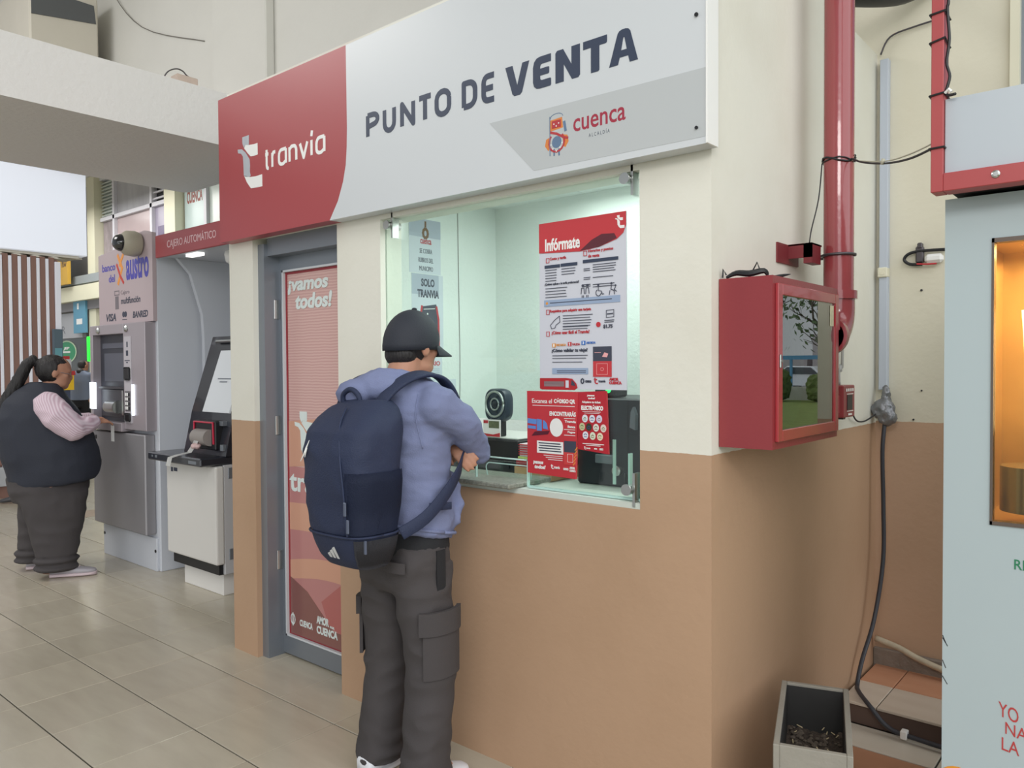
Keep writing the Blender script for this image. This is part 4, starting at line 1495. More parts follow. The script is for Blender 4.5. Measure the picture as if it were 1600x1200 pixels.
obj('red_wire', bm, m_rink, jb)
bm = B()
for (x, z, r_) in ((.193, 1.833, .005), (.163, 1.245, .004), (.196, 1.378, .004)):
    cyl(bm, (x, 1.706, z), (x, 1.7125, z), r_, 8)
obj('wall_plugs', bm, m_dk, wb)

# ================================================================== PLANTER
ang = math.radians(18.4)
pl_ = thing('planter', 'rectangular grey concrete planter of dry soil beside the booth', 'planter', (.232, .222, 0), rz=ang)
m_cp = M('cast_concrete', (148, 144, 134), .8, var=.12, scale=9, bump=.3, bscale=35)
hw, hl, tk = .105, .243, .017
bm = B()
for (x0, x1, y0, y1) in ((-hw, -hw + tk, -hl, hl), (hw - tk, hw, -hl, hl), (-hw + tk, hw - tk, -hl, -hl + tk), (-hw + tk, hw - tk, hl - tk, hl)):
    box(bm, x0, x1, y0, y1, 0, .42, .002)
box(bm, -hw + tk, hw - tk, -hl + tk, hl - tk, 0, .04)
obj('trough', bm, m_cp, pl_, local=True)
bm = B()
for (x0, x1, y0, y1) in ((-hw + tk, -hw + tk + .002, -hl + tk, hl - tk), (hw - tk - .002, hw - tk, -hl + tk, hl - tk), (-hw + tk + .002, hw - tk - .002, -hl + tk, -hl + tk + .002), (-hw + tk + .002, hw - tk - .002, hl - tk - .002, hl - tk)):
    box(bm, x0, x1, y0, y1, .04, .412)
obj('dark_lining', bm, M('shaded_lining', (46, 45, 44), .8, var=.2, scale=20), pl_, local=True)  # dark liner sheets; shading of the inner walls put into their colour
bm = B()
bmesh.ops.create_grid(bm, x_segments=30, y_segments=60, size=1.0)
for v in bm.verts:
    x, y = v.co.x * (hw - tk), v.co.y * (hl - tk)
    v.co = V((x, y, .27 + .014 * noise.noise(V((x * 30, y * 30, 0))) + .008 * noise.noise(V((x * 90, y * 90, 3)))))
obj('soil', bm, M('dry_soil', (70, 60, 52), .95, var=.6, scale=50, bump=1, bscale=80), pl_, local=True)
bm = B()
random.seed(11)
for k in range(150):
    x, y = random.uniform(-hw + .025, hw - .025), random.uniform(-hl + .03, hl - .03)
    r_ = random.uniform(.004, .011)
    ellipsoid(bm, (x, y, .277), (r_, r_ * random.uniform(.6, 1), r_ * .7), u=6, v=4)
obj('pebbles', bm, M('soil_pebbles', (92, 82, 72), .9, var=.5, scale=70), pl_, local=True, kind='stuff')
bm = B()
for k in range(26):
    x, y, a = random.uniform(-hw + .03, hw - .03), random.uniform(-hl + .04, hl - .04), random.uniform(0, PI)
    l_ = random.uniform(.006, .02)
    tube(bm, [(x, y, .287), (x + l_ * math.cos(a), y + l_ * math.sin(a), .292)], .0018, 4)
obj('dry_straw', bm, M('straw', (186, 170, 134), .8), pl_, local=True, kind='stuff')

# ================================================================== RED FRAMED HANGING PANEL
m_redf = M('red_frame_paint', (172, 74, 76), .4, var=.06, scale=12)
m_bgry = M('blue_grey_panel', (184, 192, 200), .35, var=.02, scale=3)
rf = thing('hanging_sign', 'blank grey panel in a red steel frame hanging over the vending machine', 'sign', (1.0, .17, 1.96))
bm = B(); box(bm, .565, .595, .14, .20, 1.958, 5.5, .002)
obj('post', bm, m_redf, rf)
bm = B(); box(bm, .595, 1.70, .14, .20, 1.958, 2.006, .002)
obj('rail', bm, m_redf, rf)
bm = B(); box(bm, .596, 1.70, .155, .19, 2.006, 2.204, .001)
obj('panel', bm, m_bgry, rf)
bm = B(); box(bm, .60, 1.70, .20, .62, 1.965, 1.985)
obj('underside', bm, m_dk, rf)
bm = B(); lathe(bm, [(.010, 0), (.010, -.003), (.006, -.005)], (.716, .14, 1.984), 'y', 14)
obj('bolt', bm, m_chrome, rf)
for zz, tl in ((2.43, .0), (2.355, .004), (2.215, .0), (2.075, -.003)):
    bm = B(); tube(bm, [(.562, .137, zz), (.598, .137, zz + .004 + tl), (.598, .203, zz), (.562, .203, zz), (.562, .137, zz)], .0028, 6)
    obj('cable_tie', bm, m_blk, rf)
bm = B(); tube(bm, smooth_pts([(.60, .15, 2.9), (.604, .15, 2.5), (.601, .15, 2.44), (.606, .15, 2.36), (.60, .15, 2.30), (.608, .148, 2.26), (.60, .145, 2.215), (.625, .13, 2.206)], 5), .004, 6)
obj('hanging_cable', bm, m_blk, rf, smooth=True)
bm = B(); tube(bm, [(.60, .135, 2.215), (.61, .13, 2.222), (.616, .13, 2.214)], .004, 6)
obj('tape_tag', bm, m_white, rf)

# ================================================================== VENDING MACHINE
m_vend = M('blue_grey_vending', (178, 192, 196), .35, var=.025, scale=2.5)
m_gold = M('warm_steel', (206, 178, 138), .3, metal=.7, var=.2, scale=5)
vm = thing('vending_machine', 'tall pale blue-grey juice vending machine with a glowing glass front', 'vending machine', (1.05, .65, 0))
wx0, wx1, wz0, wz1 = .692, 1.36, 1.063, 1.836
vx0, vx1, vy0, vy1, vz1 = .579, 1.47, .25, 1.02, 1.955
bm = B()
box(bm, vx0, wx0, vy0, vy0 + .03, .06, vz1)
box(bm, wx1, vx1, vy0, vy0 + .03, .06, vz1)
box(bm, wx0, wx1, vy0, vy0 + .03, .06, wz0)
box(bm, wx0, wx1, vy0, vy0 + .03, wz1, vz1)
box(bm, vx0, vx0 + .02, vy0 + .03, vy1, .06, vz1)
box(bm, vx1 - .02, vx1, vy0 + .03, vy1, .06, vz1)
box(bm, vx0 + .02, vx1 - .02, vy1 - .02, vy1, .06, vz1)
box(bm, vx0 + .02, vx1 - .02, vy0 + .03, vy1 - .02, vz1 - .02, vz1)
obj('housing', bm, m_vend, vm)
bm = B(); box(bm, vx0 + .04, vx1 - .04, vy0 + .04, vy1 - .04, 0, .06)
obj('plinth', bm, m_dk, vm)
bm = B()
g = .004
box(bm, wx0, wx0 + .006, vy0 - g, vy0 + .03, wz0, wz1)
box(bm, wx0, wx1, vy0 - g, vy0 + .03, wz0, wz0 + .010)
box(bm, wx0, wx1, vy0 - g, vy0 + .03, wz1 - .012, wz1)
obj('window_frame', bm, M('bronze_trim', (112, 100, 92), .35, metal=.5), vm)
bm = B(); box(bm, wx0 + .006, wx1, vy0 + .008, vy0 + .013, wz0 + .01, wz1 - .012)
obj('glass_front', bm, glass('amber_glass', (250, 236, 205), 1.0), vm)
bm = B()
box(bm, wx0 - .05, wx0 - .045, vy0 + .03, .75, wz0 - .02, wz1 + .02)
box(bm, wx0 - .045, wx1, .745, .75, wz0 - .02, wz1 + .02)
box(bm, wx0 - .045, wx1, vy0 + .03, .75, wz1 + .015, wz1 + .02)
box(bm, wx0 - .045, wx1, vy0 + .03, .75, wz0 - .02, wz0 - .015)
obj('inner_chamber', bm, m_gold, vm)
for (px_, z0_, z1_, r_) in ((.735, 1.30, 1.66, .007), (.765, 1.29, 1.66, .009), (.795, 1.31, 1.62, .003)):
    bm = B(); tube(bm, smooth_pts([(px_ - .012, .60, z1_), (px_ - .004, .60, (z0_ + z1_) / 2 + .05), (px_ + .004, .60, z0_)], 4), r_, 10)
    obj('tube_reflection', bm, M('tube_reflection_glow', (255, 246, 226), .4, emit=4.0), vm, smooth=True)  # glowing bars stand in for tube lights reflected in the glass
bm = B()
for k in range(34):
    box(bm, .80, 1.2, .738, .745, 1.28 + .014 * k, 1.287 + .014 * k)
obj('ribbed_panel', bm, m_gold, vm, kind='stuff')
bm = B(); box(bm, .805, .90, .55, .60, 1.50, 1.70, .004)
obj('lit_panel', bm, M('yellow_lit_panel', (250, 206, 110), .4, emit=1.3), vm)
bm = B(); box(bm, .80, .95, .50, .56, 1.20, 1.44, .01)
obj('press_unit', bm, M('dark_press', (58, 52, 54), .3), vm)
bm = B(); cyl(bm, (.775, .42, 1.083), (.775, .42, 1.21), .085, 32); cyl(bm, (.93, .45, 1.083), (.93, .45, 1.29), .11, 32)
obj('steel_drum', bm, M('cool_steel', (150, 156, 156), .25, metal=1), vm, smooth=True, autos=40)
bm = B(); box(bm, .775, .79, .50, .51, 1.36, 1.39)
obj('red_light', bm, M('orange_light', (250, 130, 30), .4, emit=1.0), vm)
area('vending_lamp', (.98, .5, 1.83), (0, 0, 0), .5, .3, 12, (1.0, .83, .52))
VP = ('y', vy0)
bm = B(); text(bm, 'RE', .749, .782, .950, .977, VP, .01)
obj('lettering', bm, M('green_lettering', (48, 128, 92), .4), vm, label='green letters RE')
m_vr = M('red_lettering', (186, 66, 66), .4)
bm = B(); text(bm, 'YO', .716, .762, .547, .586, VP, 0, 0, .001, 3, -.012)
obj('lettering', bm, m_vr, vm, label='red word YO')
bm = B(); text(bm, 'NA', .732, .782, .502, .534, VP, 0, 0, .001, 3, -.008)
obj('lettering', bm, m_vr, vm, label='red letters NA')
bm = B(); text(bm, 'LA', .724, .764, .456, .490, VP, 0, 0, .001, 3, -.006)
obj('lettering', bm, m_vr, vm, label='red word LA')
bm = B(); disc(bm, VP, .622, .318, .056, .056, .001)
fr_ = obj('orange_print', bm, M('orange_fruit_ink', (226, 150, 40), .5, var=.15, scale=60), vm, label='printed orange at the foot of the front')
bm = B()
for k, z in enumerate((.735, .728, .665, .62)):
    stroke(bm, [(.580, z), (.588 + .004 * (k % 2), z - .02)], .002, VP, .0006)
obj('scuff_marks', bm, m_dk, vm)

# black duct above the booth side wall
bm = B(); tube(bm, smooth_pts([(-.35, .70, 3.14), (-.12, 1.0, 3.04), (.06, 1.35, 3.06), (.20, 1.62, 3.16), (.45, 1.66, 3.38)], 6), .04, 12)
obj('black_hose', bm, m_blk, label='black hose lying across the top of the booth wall behind the red pipe', cat='hose', smooth=True, base=(0, 1.2, 3.02))
bm = B(); tube(bm, smooth_pts([(.02, 1.69, 2.93), (.06, 1.69, 3.0), (.16, 1.695, 3.02), (.3, 1.70, 3.03)], 5), .004, 6)
obj('loose_wire', bm, M('grey_iron', (92, 88, 92), .4, metal=.6), label='thin grey wire curving over the top of the corner trunking', cat='wire', smooth=True, base=(.1, 1.69, 2.95))

# ================================================================== CASH MACHINE 1 (bank machine)
m_am = M('atm_grey_metal', (168, 160, 166), .35, metal=.25, var=.03, scale=3)
m_ah = M('atm_mauve_header', (184, 168, 172), .4)
m_aw = M('enclosure_white', (202, 206, 214), .45, var=.03, scale=2)
am = thing('cash_machine', 'tall grey bank cash machine with a mauve header and dome camera', 'cash machine', (-5.08, .85, 0))
AX0, AX1, AY0, AY1 = -5.60, -4.60, .45, 1.34
bm = B(); box(bm, -5.57, AX1, AY0 + .03, AY1, 0, 2.42, .004)
obj('enclosure', bm, m_aw, am)
bm = B(); poly(bm, [(-5.53, 1.845), (-4.60, 1.845), (-4.60, 2.49), (-4.72, 2.515), (-4.86, 2.508), (-5.0, 2.48), (-5.18, 2.435), (-5.32, 2.415), (-5.53, 2.40)], ('y', .48), .03)
hd = obj('header', bm, m_ah, am)
AP = ('y', .45)
bm = B()
text(bm, 'austro', -5.03, -4.655, 2.17, 2.36, AP, .03)
text(bm, 'banco', -5.46, -5.22, 2.265, 2.325, AP, .02)
text(bm, 'del', -5.34, -5.23, 2.175, 2.235, AP, .02)
lt = obj('lettering', bm, M('bank_blue', (70, 66, 170), .4), hd, label='blue bank name')
bm = B(); stroke(bm, [(-5.17, 2.37), (-5.10, 2.27), (-5.17, 2.16)], .03, AP, .0012); stroke(bm, [(-5.08, 2.37), (-5.14, 2.30)], .028, AP, .0016)
obj('emblem', bm, M('bank_orange', (232, 150, 60), .4), hd)
bm = B(); stroke(bm, [(-5.19, 2.30), (-5.13, 2.21), (-5.08, 2.16)], .022, AP, .002)
obj('emblem', bm, M('bank_red', (200, 60, 50), .4), hd)
bm = B(); text(bm, 'Cajero', -5.13, -4.98, 2.06, 2.10, AP); stroke(bm, [(-5.24, 2.10), (-5.16, 2.10), (-5.16, 2.07), (-5.24, 2.07)], .008, AP, .001, True); rect(bm, AP, -5.23, -5.17, 1.96, 2.06)
obj('lettering', bm, M('grey_ink', (120, 112, 118), .5), hd)
bm = B(); text(bm, 'multifunción', -5.13, -4.80, 1.995, 2.045, AP, .02, .1)
text(bm, 'VISA', -5.40, -5.22, 1.87, 1.93, AP, .03, .2); text(bm, 'BANRED', -4.93, -4.68, 1.88, 1.93, AP, .03, .2)
for sx in (-.018, .018):
    disc(bm, AP, -5.07 + sx, 1.915, .022, .022, .001 + abs(sx) * .01 + sx * .005)
rect(bm, AP, -5.11, -5.03, 1.872, 1.877)
obj('lettering', bm, m_ink, hd)
# upper bezel with a recessed screen
bm = B()
box(bm, AX0, -5.55, .40, .50, 1.04, 1.84, .004)
box(bm, -4.99, AX1 - .03, .40, .50, 1.04, 1.84, .004)
box(bm, -5.55, -4.99, .40, .50, 1.765, 1.84, .003)
box(bm, -5.55, -4.99, .38, .50, 1.02, 1.085, .003)
bz = obj('bezel', bm, m_am, am)
bm = B(); box(bm, -5.55, -4.99, .462, .479, 1.085, 1.765)
sc = obj('screen', bm, M('dark_screen', (46, 50, 60), .35), am)
bm = B(); box(bm, -5.47, -5.08, .458, .462, 1.40, 1.62); box(bm, -5.5, -5.05, .457, .462, 1.66, 1.70)
obj('screen_image', bm, M('screen_grey', (86, 90, 102), .3), sc)
bm = B(); box(bm, -5.50, -5.02, .44, .50, 1.12, 1.34, .006); box(bm, -5.5, -5.02, .42, .5, 1.34, 1.36, .002)
cs = obj('cash_tray', bm, M('tray_black', (44, 44, 52), .3), am)
bm = B(); cyl(bm, (-5.33, .43, 1.20), (-5.16, .43, 1.20), .05, 20); box(bm, -5.10, -5.07, .43, .45, 1.14, 1.33)
obj('chrome_roller', bm, m_chrome, cs, smooth=True, autos=40)
bm = B(); box(bm, -4.965, -4.85, .395, .40, 1.09, 1.74)
cp = obj('control_column', bm, M('column_grey', (186, 182, 188), .4), am)
CP = ('y', .395)
bm = B(); rect(bm, CP, -4.955, -4.865, 1.18, 1.33, .003)
kp = obj('keypad', bm, M('keypad_steel', (140, 138, 142), .3, metal=.6), cp)
for r_ in range(4):
    for c_ in range(3):
        bm = B(); x = -4.945 + .026 * c_; z = 1.19 + .034 * r_
        box(bm, x, x + .019, .388, .392, z, z + .024, .002)
        obj('key', bm, m_white if c_ < 2 else m_blk, kp)
for z0_, z1_ in ((1.41, 1.51), (1.10, 1.165)):
    bm = B(); box(bm, -4.955, -4.865, .385, .395, z0_, z1_, .012)
    obj('card_slot', bm, m_blk, cp)
bm = B(); rect(bm, CP, -4.92, -4.90, 1.66, 1.70); rect(bm, CP, -4.93, -4.895, 1.595, 1.635); rect(bm, CP, -4.955, -4.87, 1.555, 1.562); rect(bm, CP, -4.93, -4.90, 1.54, 1.548)
obj('print', bm, m_ink, cp)
m_led_glint = M('white_led_and_glint', (236, 246, 255), .3, emit=2.2)
bm = B(); box(bm, -4.835, -4.812, .388, .40, 1.15, 1.38)
obj('bright_strip', bm, m_led_glint, am)
bm = B(); box(bm, -5.59, -5.49, .388, .40, 1.18, 1.39)  # this left glowing strip stands in for a reflection, not a lamp
obj('bright_strip', bm, m_led_glint, am)
bm = B(); box(bm, -5.66, -5.625, .40, .44, 1.56, 1.76, .003)
obj('green_light', bm, M('green_led', (30, 240, 50), .3, emit=1.6), am, label='vertical green light')
for x in (-5.43, -4.93):
    bm = B(); lathe(bm, [(.026, 0), (.026, -.008), (.014, -.018)], (x, .40, 1.80), 'y', 16)
    obj('lock', bm, m_chrome, am)
bm = B(); box(bm, -5.57, -4.66, .40, .48, .27, 1.01, .008)
obj('lower_door', bm, M('atm_lower', (150, 148, 152), .38, metal=.3, var=.05, scale=3), am)
bm = B(); box(bm, -5.52, -5.50, .396, .40, .94, .97)
obj('keyhole', bm, m_dk, am)
bm = B(); box(bm, -5.55, -4.63, .462, .48, .0, .245, .003)
obj('kick_panel', bm, m_aw, am)
bm = B()
for x, z in ((-5.53, .17), (-4.645, .15)):
    cyl(bm, (x, .458, z), (x, .463, z), .012, 10)
obj('bolt', bm, m_blk, am)
dc = thing('dome_camera', 'beige dome security camera fixed on the mauve bank header', 'camera', (-4.85, .42, 2.42))
bm = B(); lathe(bm, [(.085, .03), (.095, 0), (.09, -.06), (.065, -.09)], (-4.80, .41, 2.42), 'y', 24)
obj('base', bm, M('beige_plastic', (172, 166, 150), .45), dc, smooth=True, autos=50)
bm = B(); ellipsoid(bm, (-4.815, .325, 2.42), (.064, .064, .064))
obj('dome', bm, M('smoked_dome', (28, 30, 36), .08, coat=1), dc, smooth=True)

# ================================================================== CANOPY, partition and back panel of the second machine
cn = thing('canopy_sign', 'red canopy lettered CAJERO AUTOMÁTICO over the second cash machine', 'sign', (-3.65, .9, 2.3))
bm = B(); box(bm, -4.55, -2.775, .45, .47, 2.295, 2.455, .004)
obj('fascia', bm, m_red, cn)
bm = B(); box(bm, -4.55, -2.775, .47, 1.31, 2.31, 2.40)
obj('soffit', bm, m_aw, cn)
bm = B(); text(bm, 'CAJERO AUTOMÁTICO', -4.37, -3.70, 2.335, 2.415, AP, 0)
obj('lettering', bm, M('pale_pink_print', (226, 196, 200), .5), cn, label='pale words CAJERO AUTOMÁTICO')
bm = B(); box(bm, -4.30, -4.13, .55, .60, 2.29, 2.31)
obj('downlight', bm, M('downlight', (250, 250, 246), .4, emit=1.5), cn)
bm = B(); poly(bm, [(.60, 2.309), (.70, 2.20), (.79, 1.90), (.80, 1.70), (.80, 0), (1.34, 0), (1.34, 2.309)], ('x', -4.56), .04)
obj('partition', bm, m_aw, label='white side partition with a slanted front edge between the two cash machines', cat='partition', base=(-4.54, 1.0, 0))
bm = B(); box(bm, -4.515, -2.775, 1.31, 1.34, 0, 2.45)
wp = struct('wall_niche', bm, m_aw, 'pale back wall behind the second cash machine')
bm = B(); box(bm, -4.30, -4.285, 1.295, 1.31, 1.55, 2.3)
obj('seam_strip', bm, m_white, wp)
bm = B(); rect(bm, ('y', 1.31), -4.28, -4.2, 1.88, 2.02, .02)
obj('wall_handle', bm, m_white, wp)
dc2 = thing('dome_camera', 'white dome security camera hanging under the red canopy', 'camera', (-4.0, .75, 2.3))
bm = B(); lathe(bm, [(.095, .0), (.10, -.02), (.09, -.07), (.07, -.085)], (-3.93, .75, 2.31), 'z', 24)
obj('base', bm, m_white, dc2, smooth=True, autos=50)
bm = B(); ellipsoid(bm, (-3.93, .75, 2.225), (.06, .06, .055))
obj('dome', bm, M('smoked_dome', (28, 30, 36), .08), dc2, smooth=True)

# ================================================================== CASH MACHINE 2
m_a2 = M('offwhite_metal', (214, 212, 208), .4, var=.02, scale=3)
a2 = thing('cash_machine', 'low white cash machine with a black slanted screen beside the booth', 'cash machine', (-3.93, .7, 0))
bm = B(); box(bm, -4.20, -3.68, .455, .95, 0, .155, .004)
obj('plinth', bm, M('plinth_white', (226, 224, 220), .45), a2)
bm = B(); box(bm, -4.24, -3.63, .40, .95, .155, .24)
obj('black_strip', bm, m_blk, a2)  # black strip between the plinth and the front door
bm = B(); box(bm, -4.27, -3.605, .37, .43, .225, .865, .012, 2)
fd = obj('front_door', bm, m_a2, a2)
bm = B(); box(bm, -4.25, -3.61, .43, .98, .155, .87, .004)
obj('body', bm, M('body_grey', (188, 188, 190), .4), a2)
bm = B(); rect(bm, ('y', .37), -4.20, -4.17, .79, .82); rect(bm, ('y', .37), -4.16, -4.11, .795, .82)
obj('maker_mark', bm, m_ink, fd)
for z in (.25, .78):
    bm = B(); box(bm, -3.610, -3.604, .46, .50, z, z + .07, .002)
    obj('hinge', bm, m_alu, a2)
# console
m_cons = M('console_black', (38, 40, 48), .28, coat=.4)
bm = B(); box(bm, -4.33, -3.61, .27, .60, .872, .925, .008)
cs = obj('shelf', bm, m_cons, a2)
bm = B(); rect(bm, ('y', .27), -4.27, -4.25, .895, .908); rect(bm, ('y', .27), -4.22, -4.19, .893, .91); rect(bm, ('y', .27), -3.76, -3.66, .885, .905)
obj('label', bm, m_alu, cs)
bm = B()
pr = [(.44, .925), (.50, 1.20), (.589, 1.48), (.665, 1.72), (.74, 1.72), (.86, 1.5), (.90, .925)]
lo = [V((-4.15, y, z)) for y, z in pr]
hi = [V((-3.60, y, z)) for y, z in pr]
ringloft(bm, [lo, hi])
hs = obj('screen_housing', bm, m_cons, a2)


def slant(u, v, off=.004):
    """point on the slanted face: u 0..1 across, v 0..1 up"""
    z = 1.20 + v * .52
    yv = .50 + (.665 - .50) * v
    return V((-4.15 + .55 * u, yv, z)) + V((0, -.95, .30)) * off


bm = B()
pts = [slant(.30, .0, .0), slant(.93, .0, .0), slant(.93, .80, .0), slant(.34, .80, .0)]
f = [bm.verts.new(p) for p in pts] + [bm.verts.new(p + V((0, -.95, .3)) * .012) for p in pts]
for q_ in ((0, 1, 2, 3), (7, 6, 5, 4), (0, 4, 5, 1), (1, 5, 6, 2), (2, 6, 7, 3), (3, 7, 4, 0)):
    bm.faces.new([f[i] for i in q_])
s2 = obj('screen', bm, M('lit_white_screen', (196, 200, 204), .25, emit=.25), hs)
bm = B()
for v_, u0, u1 in ((.42, .46, .85), (.38, .52, .70)):
    pts = [slant(u0, v_, .014), slant(u1, v_, .014), slant(u1, v_ + .015, .014), slant(u0, v_ + .015, .014)]
    bm.faces.new([bm.verts.new(p) for p in pts])
obj('screen_text', bm, m_alu, s2)
bm = B(); tube(bm, [slant(.2, .92, .02), slant(.9, .92, .02)], .012, 8)
obj('light_bar', bm, m_chrome, hs)
bm = B(); box(bm, -3.98, -3.70, .425, .50, .96, 1.15, .006)
cr = obj('receipt_mouth', bm, m_blk, a2)
bm = B(); tube(bm, [(-3.97, .42, .97), (-3.965, .42, 1.14), (-3.72, .42, 1.14), (-3.715, .42, 1.0)], .007, 6)
obj('red_trim', bm, M('crimson_trim', (196, 40, 70), .3), cr)
bm = B(); cyl(bm, (-3.93, .42, 1.04), (-3.75, .42, 1.04), .055, 20)
obj('roller', bm, M('receipt_grey', (150, 144, 140), .5), cr, smooth=True, autos=40)
bm = B()
rw = [[V((x, y, z)) for x in (-3.875 + o, -3.815 + o)] for (y, z, o) in ((.38, 1.05, 0), (.36, 1.0, .0), (.33, .945, -.02), (.27, .930, -.06), (.235, .915, -.09), (.225, .86, -.10))]
for a_, b_2 in zip(rw, rw[1:]):
    va = [bm.verts.new(p) for p in a_] + [bm.verts.new(p) for p in reversed(b_2)]
    bm.faces.new(va)
r_ = bmesh.ops.solidify(bm, geom=bm.faces[:], thickness=.001)
obj('receipt', bm, m_white, label='white paper receipt curling out of the low cash machine', cat='receipt', base=(-3.85, .3, .95))
bm = B(); ellipsoid(bm, (-3.84, .365, .985), (.04, .03, .02)); bm = folds(bm, .01, (50, 50, 50))
obj('crumpled_receipt', bm, M('pinkish_paper', (206, 178, 176), .6), label='crumpled pinkish receipt lying on the black console shelf', cat='receipt', base=(-3.84, .365, .97), smooth=True)
bm = B(); box(bm, -3.66, -3.62, .435, .47, .96, 1.0); box(bm, -3.75, -3.66, .455, .50, 1.12, 1.15)
obj('card_reader', bm, m_alu, a2)
bm = B(); box(bm, -4.20, -4.02, 1.29, 1.31, 1.70, 1.78)
obj('barcode_sticker', bm, M('sticker_grey', (90, 92, 104), .5, var=.6, scale=120), label='dark printed sticker on the pale wall above the slanted screen', cat='sticker', base=(-4.1, 1.3, 1.7))
bm = B(); box(bm, -4.05, -3.98, 1.29, 1.31, 1.80, 1.88)
obj('blue_sticker', bm, M('navy_sticker', (48, 54, 110), .5), label='small navy blue sticker on the pale wall above the slanted screen', cat='sticker', base=(-4.0, 1.3, 1.8))

# ================================================================== LIGHT BOX and slatted wall on the left
lb = thing('light_box', 'large blank white light box over the slatted wooden wall', 'sign', (-9.5, .8, 2.9))
bm = B(); box(bm, -9.9, -9.3, -1.6, 1.83, 2.90, 3.95, .01)
obj('box', bm, M('lightbox_white', (222, 226, 238), .4, emit=.35), lb)
bm = B()
random.seed(4)
for k in range(7):
    y0 = .2 + .2 * k
    tube(bm, smooth_pts([(-9.4, y0, 2.88), (-9.35, y0 + .1, 2.85), (-9.5, y0 + .25, 2.87), (-9.4, y0 + .4, 2.88)], 3), .015, 5)
box(bm, -9.8, -9.35, .3, 1.75, 2.87, 2.90)
obj('wiring_tray', bm, M('aged_cream_box', (186, 180, 168), .75), lb)
sl = thing('slatted_wall', 'brown kiosk wall with white vertical battens under the light box', 'kiosk', (-9.5, .4, 0))
m_brn = M('wood_brown', (126, 94, 84), .6, var=.12, scale=5, stretch=(1, 6, .6))
m_bat = M('batten_white', (222, 222, 232), .45)
bm = B(); box(bm, -9.7, -9.34, -1.6, 1.50, .36, 2.83)
obj('core', bm, m_brn, sl)
k = 0
y = -1.5
while y < 1.40:
    bm = B(); box(bm, -9.34, -9.318, y + .036, y + .096, .38, 2.85, .002)
    obj('board', bm, m_brn, sl)
    bm = B(); box(bm, -9.34, -9.312, y, y + .034, .36, 2.83, .003)
    obj('batten', bm, m_bat, sl)
    y += .0985
bm = B(); box(bm, -9.34, -9.29, y, y + .06, .36, 2.80, .003)
obj('corner_post', bm, m_bat, sl)
bm = B(); box(bm, -9.7, -9.25, -1.6, 1.55, .14, .36, .004)
obj('plinth', bm, M('plinth_grey', (176, 178, 182), .5), sl)
bm = B(); box(bm, -9.7, -9.28, -1.6, 1.52, .0, .14, .002)
obj('kick_board', bm, m_brn, sl)
bm = B(); box(bm, -9.28, -9.22, 1.40, 1.50, 1.62, 1.98, .004)
bt = obj('sign_tag', bm, M('slate_tag', (66, 84, 96), .4), sl)
bm = B(); rect(bm, ('x', -9.22), 1.41, 1.49, 1.65, 1.75, .002)
obj('tag_print', bm, M('teal_print', (86, 140, 150), .5), bt)

# ================================================================== FAR SHOP BUILDING (plane y = 6)
FY = 6.0
m_cf = M('cream_concrete', (222, 220, 196), .6, var=.04, scale=2)
fb = thing('shop_building', 'two-storey cream framed shop front across the hall', 'building', (-18, 6.2, 0))


def fpart(name, x0, x1, z0, z1, mat, y0=0.0, y1=.3, label=None, par=None):
    b_2 = B()
    box(b_2, x0, x1, FY + y0, FY + y1, z0, z1)
    return obj(name, b_2, mat, par or fb, label=label)


fpart('post', -19.65, -19.22, 0, 6.9, m_cf, -.15)
fpart('post', -15.60, -15.12, 3.2, 6.9, m_cf, -.15)
fpart('post', -23.9, -23.5, 0, 6.9, m_cf, -.15)
fpart('lintel', -26, -10, 6.25, 6.9, m_cf, -.15)
fpart('balcony_beam', -26, -10, 3.2, 3.57, m_cf, -.35)
fpart('balcony_rail', -26, -10, 3.62, 3.82, M('grey_rail', (150, 158, 162), .5), -.30, -.2)
m_mul = M('white_mullion', (214, 214, 222), .4)
fpart('glazing_back', -26, -10, 3.57, 6.25, M('dim_room', (150, 148, 150), .6, var=.25, scale=1.2), .25, .3)
for x in (-18.45, -16.5):
    fpart('mullion', x - .05, x + .05, 3.57, 6.25, m_mul, -.02, .1)
fpart('transom', -19.2, -15.6, 5.12, 5.21, m_mul, -.02, .1)
fpart('transom', -19.2, -15.6, 6.13, 6.25, m_mul, -.02, .1)
lou = fpart('louver_window', -19.2, -18.5, 5.22, 6.12, M('louver_grey', (168, 176, 170), .5), .08, .12)
for k in range(11):
    fpart('slat', -19.2, -18.5, 5.24 + .08 * k, 5.27 + .08 * k, M('louver_slat', (190, 198, 194), .5), .02, .09, par=lou)
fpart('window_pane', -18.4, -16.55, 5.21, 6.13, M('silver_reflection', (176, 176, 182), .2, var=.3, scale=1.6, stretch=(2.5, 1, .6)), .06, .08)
fpart('window_pane', -18.4, -16.55, 3.6, 5.12, M('pinkish_panel', (184, 166, 168), .25, var=.12, scale=1.5), .06, .08)
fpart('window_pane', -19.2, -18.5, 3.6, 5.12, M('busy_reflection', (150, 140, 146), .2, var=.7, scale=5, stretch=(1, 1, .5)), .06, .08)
fpart('window_pane', -16.45, -15.65, 3.6, 5.12, M('lilac_panel', (164, 158, 178), .3, var=.1, scale=2), .06, .08)
gr = fpart('grating', -16.45, -15.65, 5.21, 6.13, m_dk, .1, .14)
for k in range(6):
    fpart('bar', -16.45, -15.65, 5.28 + .14 * k, 5.32 + .14 * k, m_mul, .02, .06, par=gr)
# small dark pictures on the lilac pane
bm = B()
for (x, z, w_, h_) in ((-16.1, 4.5, .4, .35), (-15.8, 4.1, .25, .3)):
    rect(bm, ('y', FY + .05), x - w_ / 2, x + w_ / 2, z - h_ / 2, z + h_ / 2, .004)
obj('panel_print', bm, M('plum_print', (110, 100, 130), .4), fb)
